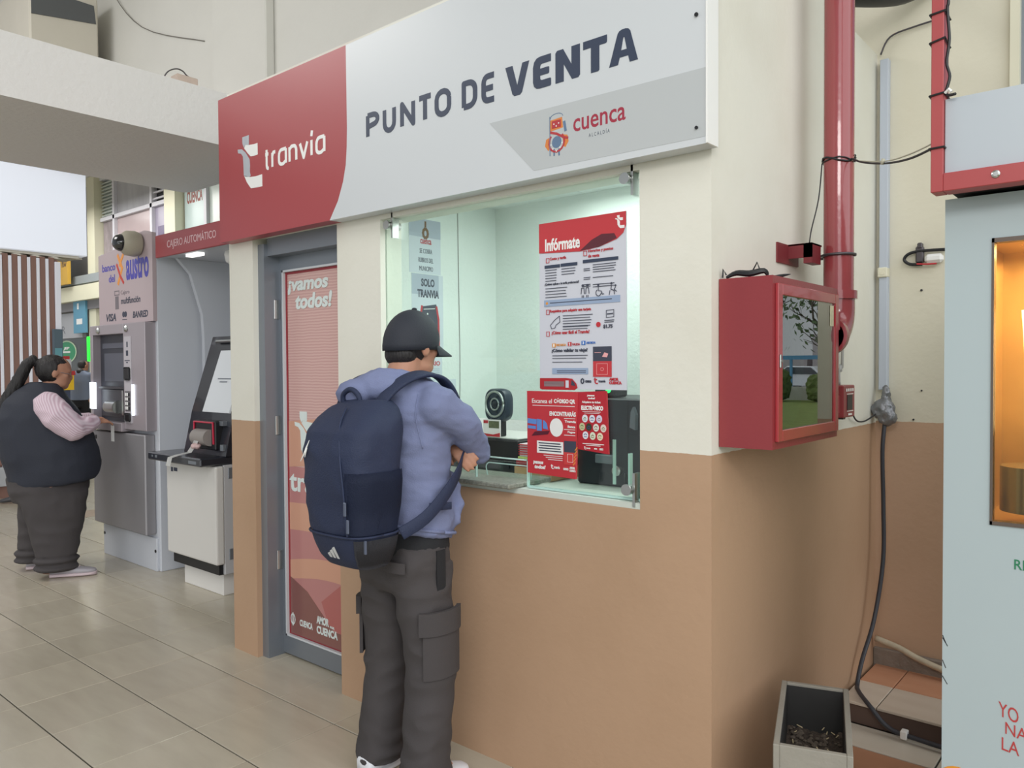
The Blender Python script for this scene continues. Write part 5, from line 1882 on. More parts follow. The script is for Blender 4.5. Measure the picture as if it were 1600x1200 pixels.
# pale glass with place names, right of the second post
pg = fpart('glass_sign', -15.08, -14.15, 3.62, 5.9, M('pale_glass_sign', (198, 216, 216), .3), .05, .07, 'pale glass panel with the name CUENCA')
bm = B(); text(bm, 'CUENCA', -14.98, -14.32, 4.98, 5.25, ('y', FY + .05), .04); text(bm, 'KODHALA', -15.0, -14.2, 4.38, 4.60, ('y', FY + .05), .04) if 0 else None
obj('lettering', bm, M('rust_ink', (150, 80, 70), .5), pg)
fpart('glass_sign', -14.05, -12.0, 3.62, 5.9, M('bright_glass', (220, 232, 228), .2, var=.15, scale=1.5), .05, .07)
fpart('mullion', -14.15, -14.05, 3.57, 6.25, m_mul, -.02, .1)
# name boards on the balcony
nb = fpart('name_board', -22.6, -20.75, 3.62, 4.75, M('pale_board', (206, 222, 222), .45), -.5, -.42, 'pale board reading CAÑAR')
bm = B(); text(bm, 'CAÑAR', -22.1, -20.95, 3.80, 4.13, ('y', FY - .5), .04)
obj('lettering', bm, M('rust_ink', (150, 80, 70), .5), nb)
bm = B(); poly(bm, [(-21.85, 4.75), (-21.85, 4.35), (-21.6, 4.22), (-21.35, 4.35), (-21.35, 4.75)], ('y', FY - .5), .01)
obj('shield_print', bm, M('shield_blue', (96, 124, 140), .5), nb)
nb = fpart('name_board', -20.70, -20.0, 3.62, 4.75, M('yellow_board', (206, 164, 66), .5), -.5, -.42, 'yellow lettered board')
bm = B(); text(bm, 'AB\nRO', -20.35, -20.05, 4.05, 4.70, ('y', FY - .5), .05); text(bm, 'N\nC\nA', -20.62, -20.45, 3.95, 4.70, ('y', FY - .5), .05)
obj('lettering', bm, M('brown_letter', (96, 70, 44), .5), nb)
# ground floor shops
fpart('shop_back', -26, -10, 0, 3.2, M('shop_interior', (128, 124, 118), .6, var=.35, scale=1.2), .9, 1.0)
fpart('fascia', -26, -16, 2.98, 3.2, M('fascia_grey', (126, 124, 128), .5), -.2, -.1)
sb = fpart('shop_sign', -23.2, -20.2, 2.30, 2.95, M('shop_sign_grey', (178, 180, 186), .45), -.1, .0, 'grey shop sign ending in the letters AÑAR')
bm = B(); text(bm, 'CAÑAR', -22.75, -21.3, 2.42, 2.68, ('y', FY - .1), 0)
obj('lettering', bm, M('shop_sign_ink', (120, 122, 130), .5), sb)
bb = fpart('banner', -20.35, -19.6, 2.40, 3.35, M('sky_banner', (92, 150, 178), .5), -.25, -.2, 'light blue banner')
bm = B(); rect(bm, ('y', FY - .25), -20.15, -19.8, 2.62, 2.76, .004); rect(bm, ('y', FY - .25), -20.1, -20.0, 3.0, 3.15, .004)
obj('banner_print', bm, m_white, bb)
fpart('shop_shelf', -22.5, -20.2, .9, 2.2, M('golden_display', (150, 132, 92), .6, var=.6, scale=3), .7, .8)
fpart('shop_glass', -23.2, -19.7, .0, 2.3, glass('shop_glass', (210, 214, 214)), -.02, .0)
st_ = thing('round_sticker', 'round green and white sticker on the shop glass', 'sticker', (-21.46, FY, 1.95))
SP = ('y', FY - .02)
bm = B(); disc(bm, SP, -21.46, 1.95, .66, .30, .004); rect(bm, SP, -22.1, -21.5, 1.65, 1.95, .004)
obj('rim', bm, M('pale_green', (200, 222, 190), .5), st_)
bm = B(); disc(bm, SP, -21.46, 1.95, .60, .265, .008)
obj('disc', bm, M('sticker_green', (52, 150, 104), .5), st_)
bm = B(); text(bm, 'JEP', -21.65, -21.25, 1.99, 2.08, SP, .05, .2, .012); text(bm, 'faster', -21.75, -21.2, 1.92, 1.98, SP, .05, .2, .012) if 0 else None
rect(bm, SP, -21.75, -21.2, 1.92, 1.97, .012); rect(bm, SP, -21.75, -21.2, 1.74, 1.765, .012)
obj('lettering', bm, m_white, st_)
ds = thing('sweet_dispenser', 'clear topped red and yellow counter dispenser by the shop', 'dispenser', (-14.9, 3.6, 0))
bm = B(); box(bm, -15.15, -14.85, 3.4, 3.7, 1.10, 1.38)
obj('yellow_base', bm, M('signal_yellow', (246, 200, 20), .5), ds)
bm = B(); box(bm, -15.17, -14.83, 3.38, 3.72, 1.38, 1.46)
obj('red_band', bm, M('signal_red', (190, 44, 48), .5), ds)
bm = B(); box(bm, -15.12, -14.88, 3.43, 3.67, 1.46, 1.68)
obj('clear_top', bm, M('cloudy_acrylic', (196, 196, 204), .3), ds)
bm = B(); box(bm, -15.1, -14.9, 3.45, 3.65, 1.68, 1.74)
obj('red_lid', bm, M('signal_red', (190, 44, 48), .5), ds)
bm = B(); box(bm, -15.1, -14.9, 3.45, 3.65, 0, 1.10)
obj('stand', bm, M('navy_stand', (60, 70, 100), .5), ds)

# ================================================================== OUTDOORS seen mirrored in the cabinet door
bm = B(); box(bm, 2.6, 60, -40, 1.9, -.12, -.02); box(bm, -4.9, 60, 1.9, 60, -.12, -.02)
struct('ground', bm, M('lawn_green', (126, 142, 70), .9, var=.45, scale=3, bump=1, bscale=30), 'lawn outside the hall')
bm = B(); box(bm, 4, 30, 31.0, 31.4, -.05, .55)
struct('kerb', bm, m_conc, 'low kerb wall beyond the lawn')
bm = B(); box(bm, -4, 60, 32.5, 55, -.05, .0)
struct('road', bm, M('asphalt', (120, 120, 122), .9, var=.1, scale=3), 'car park beyond the lawn')


def hedge(x, y, sx, sz, lab):
    b_2 = B()
    bmesh.ops.create_icosphere(b_2, subdivisions=4, radius=1)
    for v in b_2.verts:
        n = v.co.normalized()
        e = 3.5
        k_ = (abs(n.x) ** e + abs(n.y) ** e + abs(n.z) ** e) ** (-1 / e)
        v.co = V((x + n.x * k_ * sx, y + n.y * k_ * .6, sz / 2 + n.z * k_ * sz / 2)) + n * .1 * noise.noise(n * 9)
    obj('hedge', b_2, M('hedge_green', (92, 108, 58), .9, var=.6, scale=6, bump=1, bscale=20), label=lab, cat='hedge', base=(x, y, 0), group='hedges beyond the lawn')


hedge(12.2, 29.5, .9, 1.35, 'larger clipped hedge beyond the lawn, mirrored in the cabinet door')
hedge(10.0, 29.8, .6, 1.1, 'smaller clipped hedge beyond the lawn, mirrored in the cabinet door')


def tree(x, y, h, seed, lab):
    random.seed(seed)
    t_ = thing('tree', lab, 'tree', (x, y, 0), 'trees beyond the lawn')
    b_2 = B()

    def branch(p, d, l_, r_, lv):
        q_ = p + d * l_
        m_ = p + d * l_ * .5 + V((random.uniform(-.1, .1), random.uniform(-.1, .1), 0)) * l_
        tube(b_2, [p, m_, q_], [r_, r_ * .8, r_ * .6], 5)
        if lv:
            for k_ in range(3):
                nd = (d + V((random.uniform(-.8, .8), random.uniform(-.8, .8), random.uniform(0, .5)))).normalized()
                branch(q_ if k_ else m_, nd, l_ * .65, r_ * .55, lv - 1)
        else:
            tips.append(q_)
    tips = []
    branch(V((x, y, 0)), V((0, 0, 1)), h * .38, .16, 4)
    obj('trunk', b_2, M('bark', (98, 90, 82), .9), t_)
    b_2 = B()
    for p in tips:
        for k_ in range(4):
            c = p + V((random.gauss(0, .5), random.gauss(0, .5), random.gauss(0, .4)))
            a = V((random.uniform(-1, 1), random.uniform(-1, 1), random.uniform(-1, 1))).normalized() * .14
            b3 = a.orthogonal().normalized() * .09
            b_2.faces.new([b_2.verts.new(c - a), b_2.verts.new(c + b3), b_2.verts.new(c + a), b_2.verts.new(c - b3)])
    obj('foliage', b_2, M('leaf_green', (86, 104, 70), .8, var=.4, scale=2), t_, kind='stuff')


tree(10.6, 33, 6.2, 1, 'tree left of the two mirrored in the cabinet door')
tree(15.4, 34, 6.2, 2, 'tree right of the two mirrored in the cabinet door')


def car(x, y, col, lab, rz):
    t_ = thing('car', lab, 'car', (x, y, 0), 'parked cars beyond the lawn', rz)
    b_2 = B()
    pr_ = [(-2.1, .35), (-2.1, .8), (-1.2, .95), (-.6, 1.4), (.9, 1.42), (1.6, .98), (2.1, .9), (2.1, .35)]
    rings_ = [[V((px_, yy * (1 if pz < 1 else .86), pz)) for px_, pz in pr_] for yy in (-.85, .85)]
    ringloft(b_2, rings_)
    obj('body', b_2, M('car_' + col[0], col[1], .25, coat=1), t_, local=True)
    b_2 = B()
    for s_ in (-1, 1):
        poly(b_2, [(-1.0, .98), (-.55, 1.34), (.82, 1.36), (1.35, 1.0)], ('y', s_ * .80 - .05), .08)
    obj('windows', b_2, M('car_window', (40, 48, 58), .1), t_, local=True)
    for wx in (-1.35, 1.35):
        for s_ in (-1, 1):
            b_2 = B(); cyl(b_2, (wx, s_ * .72, .32), (wx, s_ * .88, .32), .32, 20)
            obj('wheel', b_2, m_blk, t_, local=True)


car(14.5, 41, ('white', (226, 230, 236)), 'white car parked beyond the lawn, mirrored in the cabinet door', .2)
car(11.0, 43, ('silver', (150, 160, 176)), 'silver-blue car parked beyond the lawn, mirrored in the cabinet door', -.1)
bm = B(); box(bm, 5, 30, 37.0, 37.15, 1.75, 1.95)
for k in range(6):
    box(bm, 6 + 4 * k, 6.12 + 4 * k, 37.02, 37.12, 0, 1.75)
obj('blue_railing', bm, M('blue_rail', (96, 160, 200), .5), label='light blue railing beyond the lawn, mirrored in the cabinet door', cat='railing', base=(12, 36, 0))
bm = B()
random.seed(9)
for k in range(9):
    box(bm, 0 + 5 * k, 4.6 + 5 * k, 56, 60, 0, random.uniform(2, 4))
struct('town_blocks', bm, M('distant_walls', (176, 170, 172), .8, var=.3, scale=.6), 'distant buildings beyond the car park')

# ================================================================== PEOPLE
def RX(p, c, a):
    """rotate point p about x axis through c by a radians"""
    y, z = p[1] - c[1], p[2] - c[2]
    return (p[0], c[1] + y * math.cos(a) - z * math.sin(a), c[2] + y * math.sin(a) + z * math.cos(a))


def head_shapes(bm, hc, k, nod):
    """skull, jaw, nose, brow, lips and ears; hc = centre of the skull, k = scale"""
    piv = (hc[0], hc[1] - .02 * k, hc[2] - .10 * k)
    R = Matrix.Rotation(nod, 3, 'X')

    def E_(c, r):
        q_ = RX((hc[0] + c[0] * k, hc[1] + c[1] * k, hc[2] + c[2] * k), piv, nod)
        ellipsoid(bm, q_, (r[0] * k, r[1] * k, r[2] * k), R)
    E_((0, 0, .02), (.075, .096, .09))
    E_((0, .035, -.035), (.062, .062, .075))
    E_((0, .062, -.078), (.036, .032, .030))
    E_((-.035, .03, -.07), (.026, .05, .03))
    E_((.035, .03, -.07), (.026, .05, .03))
    E_((0, .093, -.022), (.012, .020, .022))
    E_((0, .088, .0), (.009, .012, .03))
    E_((0, .080, .022), (.052, .018, .012))
    E_((0, .090, -.052), (.024, .012, .010))
    for s_ in (-1, 1):
        E_((s_ * .078, -.002, -.008), (.010, .020, .033))
        E_((s_ * .082, -.010, -.004), (.006, .014, .026))
        E_((s_ * .042, .062, -.015), (.022, .022, .022))
    return piv


def hand(bm, wrist, d, nrm, k=1.0, curl=.5, thumb=1):
    """palm, four fingers of unequal length and a thumb; d = pointing direction, nrm = back of the hand"""
    wrist, d, nrm = V(wrist), V(d).normalized(), V(nrm).normalized()
    sd = d.cross(nrm).normalized() * thumb
    for o in (-.028, -.010, .010, .028):
        capsule(bm, [wrist + sd * o * .6 * k, wrist + (d * .085 + sd * o) * k], [.015 * k, .012 * k], 8)
    for o, ln in ((-.030, .062), (-.010, .074), (.010, .080), (.030, .070)):
        p = wrist + (d * .088 + sd * o) * k
        pts, dd_ = [p], d.copy()
        for sg in (.42, .33, .25):
            dd_ = (Matrix.Rotation(curl, 3, d.cross(nrm)) @ dd_).normalized()
            p = p + dd_ * ln * sg * k
            pts.append(p)
        capsule(bm, pts, [.0088 * k, .0085 * k, .0078 * k, .0066 * k], 8)
    p = wrist + (d * .02 + sd * .030) * k
    p2 = p + (d * .035 + sd * .024 - nrm * .008) * k
    p3 = p2 + (d * .030 + sd * .004 - nrm * .010) * k
    capsule(bm, [p, p2, p3], [.013 * k, .010 * k, .008 * k], 8)


def shoe(par, x, y, yaw, L_, W_, H_, upper, sole, label=None):
    R = Matrix.Rotation(yaw, 3, 'Z')
    o = V((x, y, 0))

    def sec(yy, w_, z0, z1, n=16):
        r = []
        for k in range(n):
            a = 2 * PI * k / n
            c, s_ = math.cos(a), math.sin(a)
            px_ = w_ * math.copysign(abs(c) ** .8, c)
            pz_ = (z0 + z1) / 2 + (z1 - z0) / 2 * math.copysign(abs(s_) ** .7, s_)
            r.append(o + R @ V((px_, yy, pz_)))
        return r
    b_2 = B()
    hs_ = [(-.30, .6, .7), (-.27, .8, .95), (-.15, .85, 1.0), (.0, .88, .95), (.2, .95, .62), (.4, 1.0, .5), (.56, .9, .42), (.66, .6, .34), (.70, .25, .25)]
    ringloft(b_2, [sec(t_ * L_, W_ / 2 * w_, .018, .018 + H_ * h_) for t_, w_, h_ in hs_])
    s0 = obj('shoe', b_2, upper, par, smooth=True, local=True, label=label)
    b_2 = B()
    ringloft(b_2, [sec(t_ * L_ * 1.02, W_ / 2 * (w_ * 1.06 + .03), .0, .028) for t_, w_, h_ in hs_])
    obj('sole', b_2, sole, s0, smooth=True, autos=50, local=True)
    b_2 = B()
    for k in range(4):
        yy = L_ * (.12 + .07 * k)
        zz = .022 + H_ * (.80 - .10 * k)
        tube(b_2, [o + R @ V((-W_ * .2, yy, zz)), o + R @ V((0, yy + .005, zz + .008)), o + R @ V((W_ * .2, yy, zz))], .003, 5)
    obj('laces', b_2, sole, s0, local=True)
    return s0


m_skin = M('skin_tan', (176, 128, 104), .55, var=.06, scale=14, bump=.05, bscale=120)
m_hair = M('black_hair', (30, 27, 28), .5, var=.3, scale=60, bump=.5, bscale=200, stretch=(1, 1, .2))
m_hood = M('periwinkle_fleece', (116, 124, 158), .9, var=.05, scale=9, bump=.25, bscale=260)
m_trou = M('charcoal_twill', (66, 62, 63), .85, var=.07, scale=7, bump=.2, bscale=300)
m_black = M('black_cloth', (30, 31, 35), .85, bump=.2, bscale=200)
m_cap = M('black_cap_cloth', (36, 40, 50), .7, bump=.2, bscale=300)
m_pack = M('navy_pack_cloth', (32, 42, 70), .7, var=.05, scale=6, bump=.3, bscale=220)
m_packg = M('grey_pack_cloth', (60, 60, 66), .7, bump=.3, bscale=220)
m_swh = M('sneaker_white', (224, 226, 232), .5)

# ---------------------------------------------------------------- man at the window (local frame: +Y faces the counter)
MX, MY = -1.05, -.30
nod = -.13
HC = (-.004, .030, 1.578)
bm = B()
piv = head_shapes(bm, HC, 1.0, nod)
capsule(bm, [(0, -.035, 1.36), (0, -.015, 1.45), (0, .012, 1.53)], [.066, .060, .056], 16)
capsule(bm, [(0, .0, .96), (0, .0, 1.12), (0, -.01, 1.28)], [.12, .11, .125], 16)
capsule(bm, [(-.15, -.02, 1.37), (.15, -.02, 1.37)], [.055, .055], 12)
for s_ in (-1, 1):
    capsule(bm, [(s_ * .085, 0, .86), (s_ * .105, .02, .48), (s_ * .118, -.02, .10)], [.070, .058, .040], 12)
    capsule(bm, [(s_ * .118, -.03, .06), (s_ * .12, .08, .045)], [.035, .028], 10)
EL, ER = (-.22, .17, 1.16), (.150, .222, 1.184)
capsule(bm, [(.185, -.01, 1.37), ER], [.048, .038], 12)
capsule(bm, [ER, (-.02, .285, 1.165)], [.038, .027], 12)
capsule(bm, [(-.185, -.01, 1.37), EL], [.048, .038], 12)
capsule(bm, [EL, (-.06, .185, 1.215), (.085, .140, 1.238)], [.038, .032, .026], 12)
hand(bm, (.095, .137, 1.235), (.80, -.05, -.60), (.45, -1, .35), .92, -.25, 1)
hand(bm, (-.02, .285, 1.165), (-1, .15, -.05), (0, 1, .2), .95, -.3, 1)
man = obj('person', fuse(bm, .0062, 2), m_skin, smooth=True, local=True,
          label='man in a periwinkle hoodie and black cap standing with arms crossed at the ticket window', cat='person')
man.location = (MX, MY, 0)
# hoodie
bm = B()
secs = []
for z, rx, ry, cy in ((.885, .178, .130, .012), (.90, .185, .137, .012), (.96, .183, .138, .01), (1.05, .178, .135, .005), (1.15, .180, .138, .0), (1.25, .190, .140, -.005),
                      (1.33, .195, .135, -.010), (1.39, .180, .120, -.015), (1.43, .140, .105, -.02), (1.46, .10, .09, -.02)):
    secs.append(section(0, cy, z + .012, rx, ry, 28, 2.3, tilt=-.22 if z < 1 else 0))
ringloft(bm, secs)
SRr, SLl = (.178, -.015, 1.365), (-.178, -.015, 1.365)
capsule(bm, [SRr, (.198, .095, 1.300), ER, ], [.075, .062, .053], 16)
capsule(bm, [ER, (.09, .265, 1.172), (.0, .285, 1.168)], [.053, .046, .040], 16)
capsule(bm, [SLl, (-.215, .07, 1.27), EL], [.075, .066, .058], 16)
capsule(bm, [EL, (-.10, .20, 1.200), (.06, .145, 1.238)], [.058, .045, .034], 16)
capsule(bm, [(-.15, -.01, 1.385), (0, -.02, 1.425), (.15, -.01, 1.385)], [.065, .06, .065], 14)
# front flap hanging forward at the hem
ringloft(bm, [section(.11, .105, .93, .055, .03, 16), section(.10, .135, 1.0, .06, .028, 16), section(.09, .12, 1.12, .05, .03, 16)])
# hood: thick rolled collar and gathered bag behind the neck
pts, rs = [], []
for k in range(17):
    a = math.radians(-260 + 340 * k / 16 + 50)
    pts.append((.088 * math.cos(a), -.020 + .100 * math.sin(a), 1.436 - .022 * math.sin(a)))
    rs.append(.030 + (.010 if math.sin(a) < -.2 else 0))
tube(bm, pts, rs, 12)
ellipsoid(bm, (0, -.125, 1.428), (.120, .080, .058))
ellipsoid(bm, (-.05, -.180, 1.412), (.085, .065, .052))
ellipsoid(bm, (.05, -.135, 1.438), (.060, .055, .040))
bm = fuse(bm, .0085, 4)
bm = folds(bm, .011, (6, 6, 13), 2.0)
bm = folds(bm, .004, (18, 18, 34), 5.0)
hood = obj('hoodie', bm, m_hood, man, smooth=True, local=True)
bm = B()
for z, k in ((.905, 1.035),):
    tube(bm, [p for p in section(0, .012, .922, .187, .138, 30, 2.3, tilt=-.22)] + [section(0, .012, .922, .187, .138, 30, 2.3, tilt=-.22)[0]], .006, 6)
tube(bm, smooth_pts([(.155, -.075, 1.405), (.168, -.10, 1.33), (.18, -.08, 1.22)], 5), .0018, 5)
obj('seam', bm, m_hood, hood, smooth=True, local=True)
bm = B()
ringloft(bm, [section(0, .005, z, rx, ry, 28, 2.2) for z, rx, ry in ((.835, .172, .122), (.86, .174, .126), (.93, .168, .124))])
obj('undershirt', bm, m_black, man, smooth=True, local=True, label='black shirt hem below the hoodie')
# trousers
bm = B()
ringloft(bm, [section(0, -.0, z, rx, ry, 28, 2.3) for z, rx, ry in ((.70, .155, .105), (.76, .172, .122), (.82, .176, .126), (.875, .170, .120))])
ellipsoid(bm, (-.075, -.06, .79), (.09, .075, .09))
ellipsoid(bm, (.075, -.06, .79), (.09, .075, .09))
for s_ in (-1, 1):
    ch = [(.80, .088, .092, .115, -.0), (.68, .092, .088, .108, .0), (.56, .104, .092, .100, .012), (.44, .110, .088, .094, .015), (.30, .114, .080, .088, .0), (.16, .118, .078, .088, -.015), (.07, .120, .080, .092, -.022), (.045, .120, .080, .090, -.022)]
    ringloft(bm, [section(s_ * cx, cy, z, rx, ry, 24, 2.2) for z, cx, rx, ry, cy in ch])
bm = fuse(bm, .0085, 3)
for v in bm.verts:
    if v.co.z < .20:
        n = math.sin(v.co.z * 95 + v.co.x * 14 + 5 * noise.noise(v.co * 9)) * .006 * (1 - v.co.z / .22)
        d_ = V((v.co.x - math.copysign(.118, v.co.x), v.co.y + .02, 0))
        v.co += d_.normalized() * n
bm = folds(bm, .012, (7, 7, 11), 8.0)
tr = obj('trousers', bm, m_trou, man, smooth=True, local=True)


def wrap(name, cx, cy, rx, ry, a0, a1, z0, z1, th, mat, par, n=12, e=2.2, rows=4, taper=0.0, label=None):
    """cloth patch following the leg"""
    b_2 = B()
    rows_ = []
    for off in (0.0, th):
        g_ = []
        for j in range(rows + 1):
            z = z0 + (z1 - z0) * j / rows
            row = []
            for k in range(n + 1):
                a = math.radians(a0 + (a1 - a0) * k / n)
                c, s_ = math.cos(a), math.sin(a)
                kk = 1 + taper * j / rows
                row.append(b_2.verts.new(V((cx + (rx * kk + off) * math.copysign(abs(c) ** (2 / e), c), cy + (ry * kk + off) * math.copysign(abs(s_) ** (2 / e), s_), z))))
            g_.append(row)
        rows_.append(g_)
    for g_ in rows_:
        for j in range(rows):
            for k in range(n):
                b_2.faces.new((g_[j][k], g_[j][k + 1], g_[j + 1][k + 1], g_[j + 1][k]))
    A_, B_ = rows_
    for j in range(rows):
        for k_ in (0, n):
            b_2.faces.new((A_[j][k_], A_[j + 1][k_], B_[j + 1][k_], B_[j][k_]))
    for k in range(n):
        for j_ in (0, rows):
            b_2.faces.new((A_[j_][k], A_[j_][k + 1], B_[j_][k + 1], B_[j_][k]))
    return obj(name, b_2, mat, par, smooth=True, autos=40, local=True, label=label)


wrap('cargo_pocket', .104, .012, .092, .100, -52, 42, .42, .585, .010, m_trou, tr)
wrap('pocket_flap', .102, .010, .097, .104, -58, 44, .575, .655, .014, m_trou, tr)
wrap('cargo_pocket', -.104, .012, .092, .100, 140, 232, .44, .60, .012, m_trou, tr)
wrap('pocket_flap', -.104, .010, .096, .104, 138, 236, .59, .655, .018, m_trou, tr)
wrap('back_pocket_flap', .075, -.06, .094, .079, -118, -52, .795, .832, .006, m_trou, tr, rows=2)
wrap('front_pocket', .0, .0, .176, .126, -6, 10, .72, .86, .005, m_black, tr)
for sx, yy in ((-1, -.035), (1, -.03)):
    shoe(man, sx * .122, yy, -.12 * sx, .27, .098, .085, m_swh, m_swh, 'white sneaker')
# hair, cap
bm = B()
ellipsoid(bm, RX((HC[0], HC[1] - .010, HC[2] + .018), piv, nod), (.0815, .100, .093), Matrix.Rotation(nod, 3, 'X'), 32, 24)
ellipsoid(bm, RX((HC[0], HC[1] - .048, HC[2] - .036), piv, nod), (.066, .054, .052), Matrix.Rotation(nod, 3, 'X'), 24, 16)
for v in bm.verts:
    if v.co.y > HC[1] + .022 and v.co.z < HC[2] + .03:
        v.co = V(HC) + (v.co - V(HC)) * .8
obj('hair', bm, m_hair, man, smooth=True, local=True, label='short black hair under the cap')
bm = B()
rings = []
for k in range(11):
    a = math.radians(-16 + 104 * k / 10)
    r_ = math.cos(a)
    rings.append([V(RX((HC[0] + .090 * r_ * math.cos(t_), HC[1] - .004 + .112 * r_ * math.sin(t_) - .010 * max(0, -math.sin(a)), HC[2] + .030 + .104 * math.sin(a) - .034 * (1 - math.sin(t_)) / 2 * (1 - k / 10) ** 1.5), piv, nod)) for t_ in [2 * PI * i / 40 for i in range(40)]])
ringloft(bm, rings)
cap_o = obj('cap', bm, m_cap, man, smooth=True, local=True, label='black baseball cap')
bm = B()
g0, g1 = [], []
for j in range(6):
    for lst, dz in ((g0, 0), (g1, .005)):
        row = []
        for k in range(13):
            t_ = math.radians(28 + 124 * k / 12)
            rr_ = j / 5
            x = HC[0] + .088 * math.cos(t_) * (1 + .02 * rr_)
            y = HC[1] + .108 * math.sin(t_) + rr_ * .085 * max(0, math.sin(t_) - .35) / .65
            z = HC[2] + .022 - .030 * rr_ * (1) - .020 * (math.cos(t_)) ** 2 - dz
            row.append(bm.verts.new(V(RX((x, y, z), piv, nod))))
        lst.append(row)
for g_ in (g0, g1):
    for j in range(5):
        for k in range(12):
            bm.faces.new((g_[j][k], g_[j][k + 1], g_[j + 1][k + 1], g_[j + 1][k]))
for k in range(12):
    bm.faces.new((g0[5][k], g0[5][k + 1], g1[5][k + 1], g1[5][k]))
for j in range(5):
    for k_ in (0, 12):
        bm.faces.new((g0[j][k_], g0[j + 1][k_], g1[j + 1][k_], g1[j][k_]))
obj('brim', bm, m_cap, cap_o, smooth=True, local=True)
bm = B(); ellipsoid(bm, RX((HC[0], HC[1] - .004, HC[2] + .136), piv, nod), (.010, .010, .006))
obj('button', bm, m_cap, cap_o, smooth=True, local=True)
bm = B()
for s_ in (-1, 1):
    ellipsoid(bm, RX((HC[0] + s_ * .032, HC[1] + .080, HC[2] - .004), piv, nod), (.011, .008, .008))
obj('eyes', bm, M('eye_dark', (40, 34, 32), .2), man, smooth=True, local=True)

# ---------------------------------------------------------------- backpack
bp = thing('backpack', 'large navy backpack with a dark grey base worn by the man', 'backpack', (MX, MY, 0))
PX, PY = .032, -.258


def psec(z, rx, ry, dy=0, n=36, e=3.1, dx=0.0):
    return section(PX + dx, PY + dy, z, rx, ry, n, e)


bm = B()
ringloft(bm, [psec(.955, .146, .106, .0), psec(.99, .152, .112, -.0), psec(1.06, .158, .118, -.004), psec(1.15, .163, .122, -.006), psec(1.23, .167, .124, -.004), psec(1.29, .167, .118, .006),
              psec(1.33, .158, .100, .026), psec(1.365, .134, .074, .048), psec(1.388, .095, .046, .066)])
bm = fuse(bm, .009, 3)
bm = folds(bm, .009, (8, 8, 10), 4)
obj('main_compartment', bm, m_pack, bp, smooth=True, local=True)
bm = B()
ringloft(bm, [psec(.835, .084, .05, .02), psec(.845, .108, .070, .015), psec(.875, .126, .088, .008), psec(.915, .139, .100, .003), psec(.958, .150, .109, .0)])
bm = fuse(bm, .009, 2)
bot = obj('bottom_compartment', bm, m_pack, bp, smooth=True, local=True)
# grey panel wrapping the right half of the base
bm = B()
rows = []
for z, rx, ry, dy in ((.842, .104, .067, .016), (.86, .120, .082, .011), (.90, .137, .099, .005), (.948, .1495, .108, .001)):
    full = psec(z, rx + .003, ry + .003, dy, 72)
    rows.append([full[(k - 10) % 72] for k in range(0, 22)])
va = [[bm.verts.new(p) for p in r] for r in rows]
for a_, b_2 in zip(va, va[1:]):
    for k in range(21):
        bm.faces.new((a_[k], a_[k + 1], b_2[k + 1], b_2[k]))
bmesh.ops.solidify(bm, geom=bm.faces[:], thickness=.003)
obj('grey_panel', bm, m_packg, bot, smooth=True, local=True, label='dark grey panel')
bm = B()
ring = psec(.957, .151, .111, .0)
tube(bm, ring + [ring[0]], .0045, 6)
obj('piping', bm, m_pack, bp, smooth=True, local=True)
# curved front seam / zip line running down the right side
bm = B()
tube(bm, smooth_pts([(PX + .02, PY - .04, 1.368), (PX + .055, PY - .095, 1.31), (PX + .092, PY - .124, 1.21), (PX + .108, PY - .124, 1.10), (PX + .108, PY - .116, 1.00), (PX + .108, PY - .110, .965)], 5), .0035, 6)
zp = obj('zip', bm, M('navy_piping', (28, 40, 70), .6), bp, smooth=True, local=True)
for (x, y, z) in ((.118, -.124, 1.055), (.124, -.118, 1.00), (.150, -.07, .93)):
    bm = B(); box(bm, PX + x - .006, PX + x + .006, PY + y - .006, PY + y, z - .022, z + .022, .002)
    obj('zip_pull', bm, M('pull_steel', (96, 104, 124), .35, metal=.5), zp, local=True)
# side pocket
bm = B()
sd_ = []
for z, rx_, ry_ in ((.965, .151, .111), (1.05, .163, .124), (1.13, .169, .128), (1.165, .167, .125)):
    full = psec(z, rx_, ry_, -.004, 72)
    sd_.append([full[(k - 12) % 72] for k in range(0, 22)])
va = [[bm.verts.new(p) for p in r] for r in sd_]
for a_, b_2 in zip(va, va[1:]):
    for k in range(21):
        bm.faces.new((a_[k], a_[k + 1], b_2[k + 1], b_2[k]))
bmesh.ops.solidify(bm, geom=bm.faces[:], thickness=.004)
obj('side_pocket', bm, m_pack, bp, smooth=True, local=True)


def ribbon(name, pts, nrms, w_, th, mat, par, k=5):
    pts = smooth_pts(pts, k)
    nr = smooth_pts(nrms, k)
    b_2 = B()
    rings_ = []
    for i, (p, n_) in enumerate(zip(pts, nr)):
        t_ = (pts[min(i + 1, len(pts) - 1)] - pts[max(i - 1, 0)]).normalized()
        n_ = (n_ - t_ * n_.dot(t_)).normalized()
        s_ = t_.cross(n_)
        ww = w_ if not callable(w_) else w_(i / (len(pts) - 1))
        rings_.append([p + s_ * ww / 2 + n_ * th / 2, p - s_ * ww / 2 + n_ * th / 2, p - s_ * ww / 2 - n_ * th / 2, p + s_ * ww / 2 - n_ * th / 2])
    ringloft(b_2, rings_)
    bmesh.ops.bevel(b_2, geom=b_2.edges[:], offset=th * .3, segments=1, affect='EDGES')
    return obj(name, b_2, mat, par, smooth=True, autos=50, local=True)


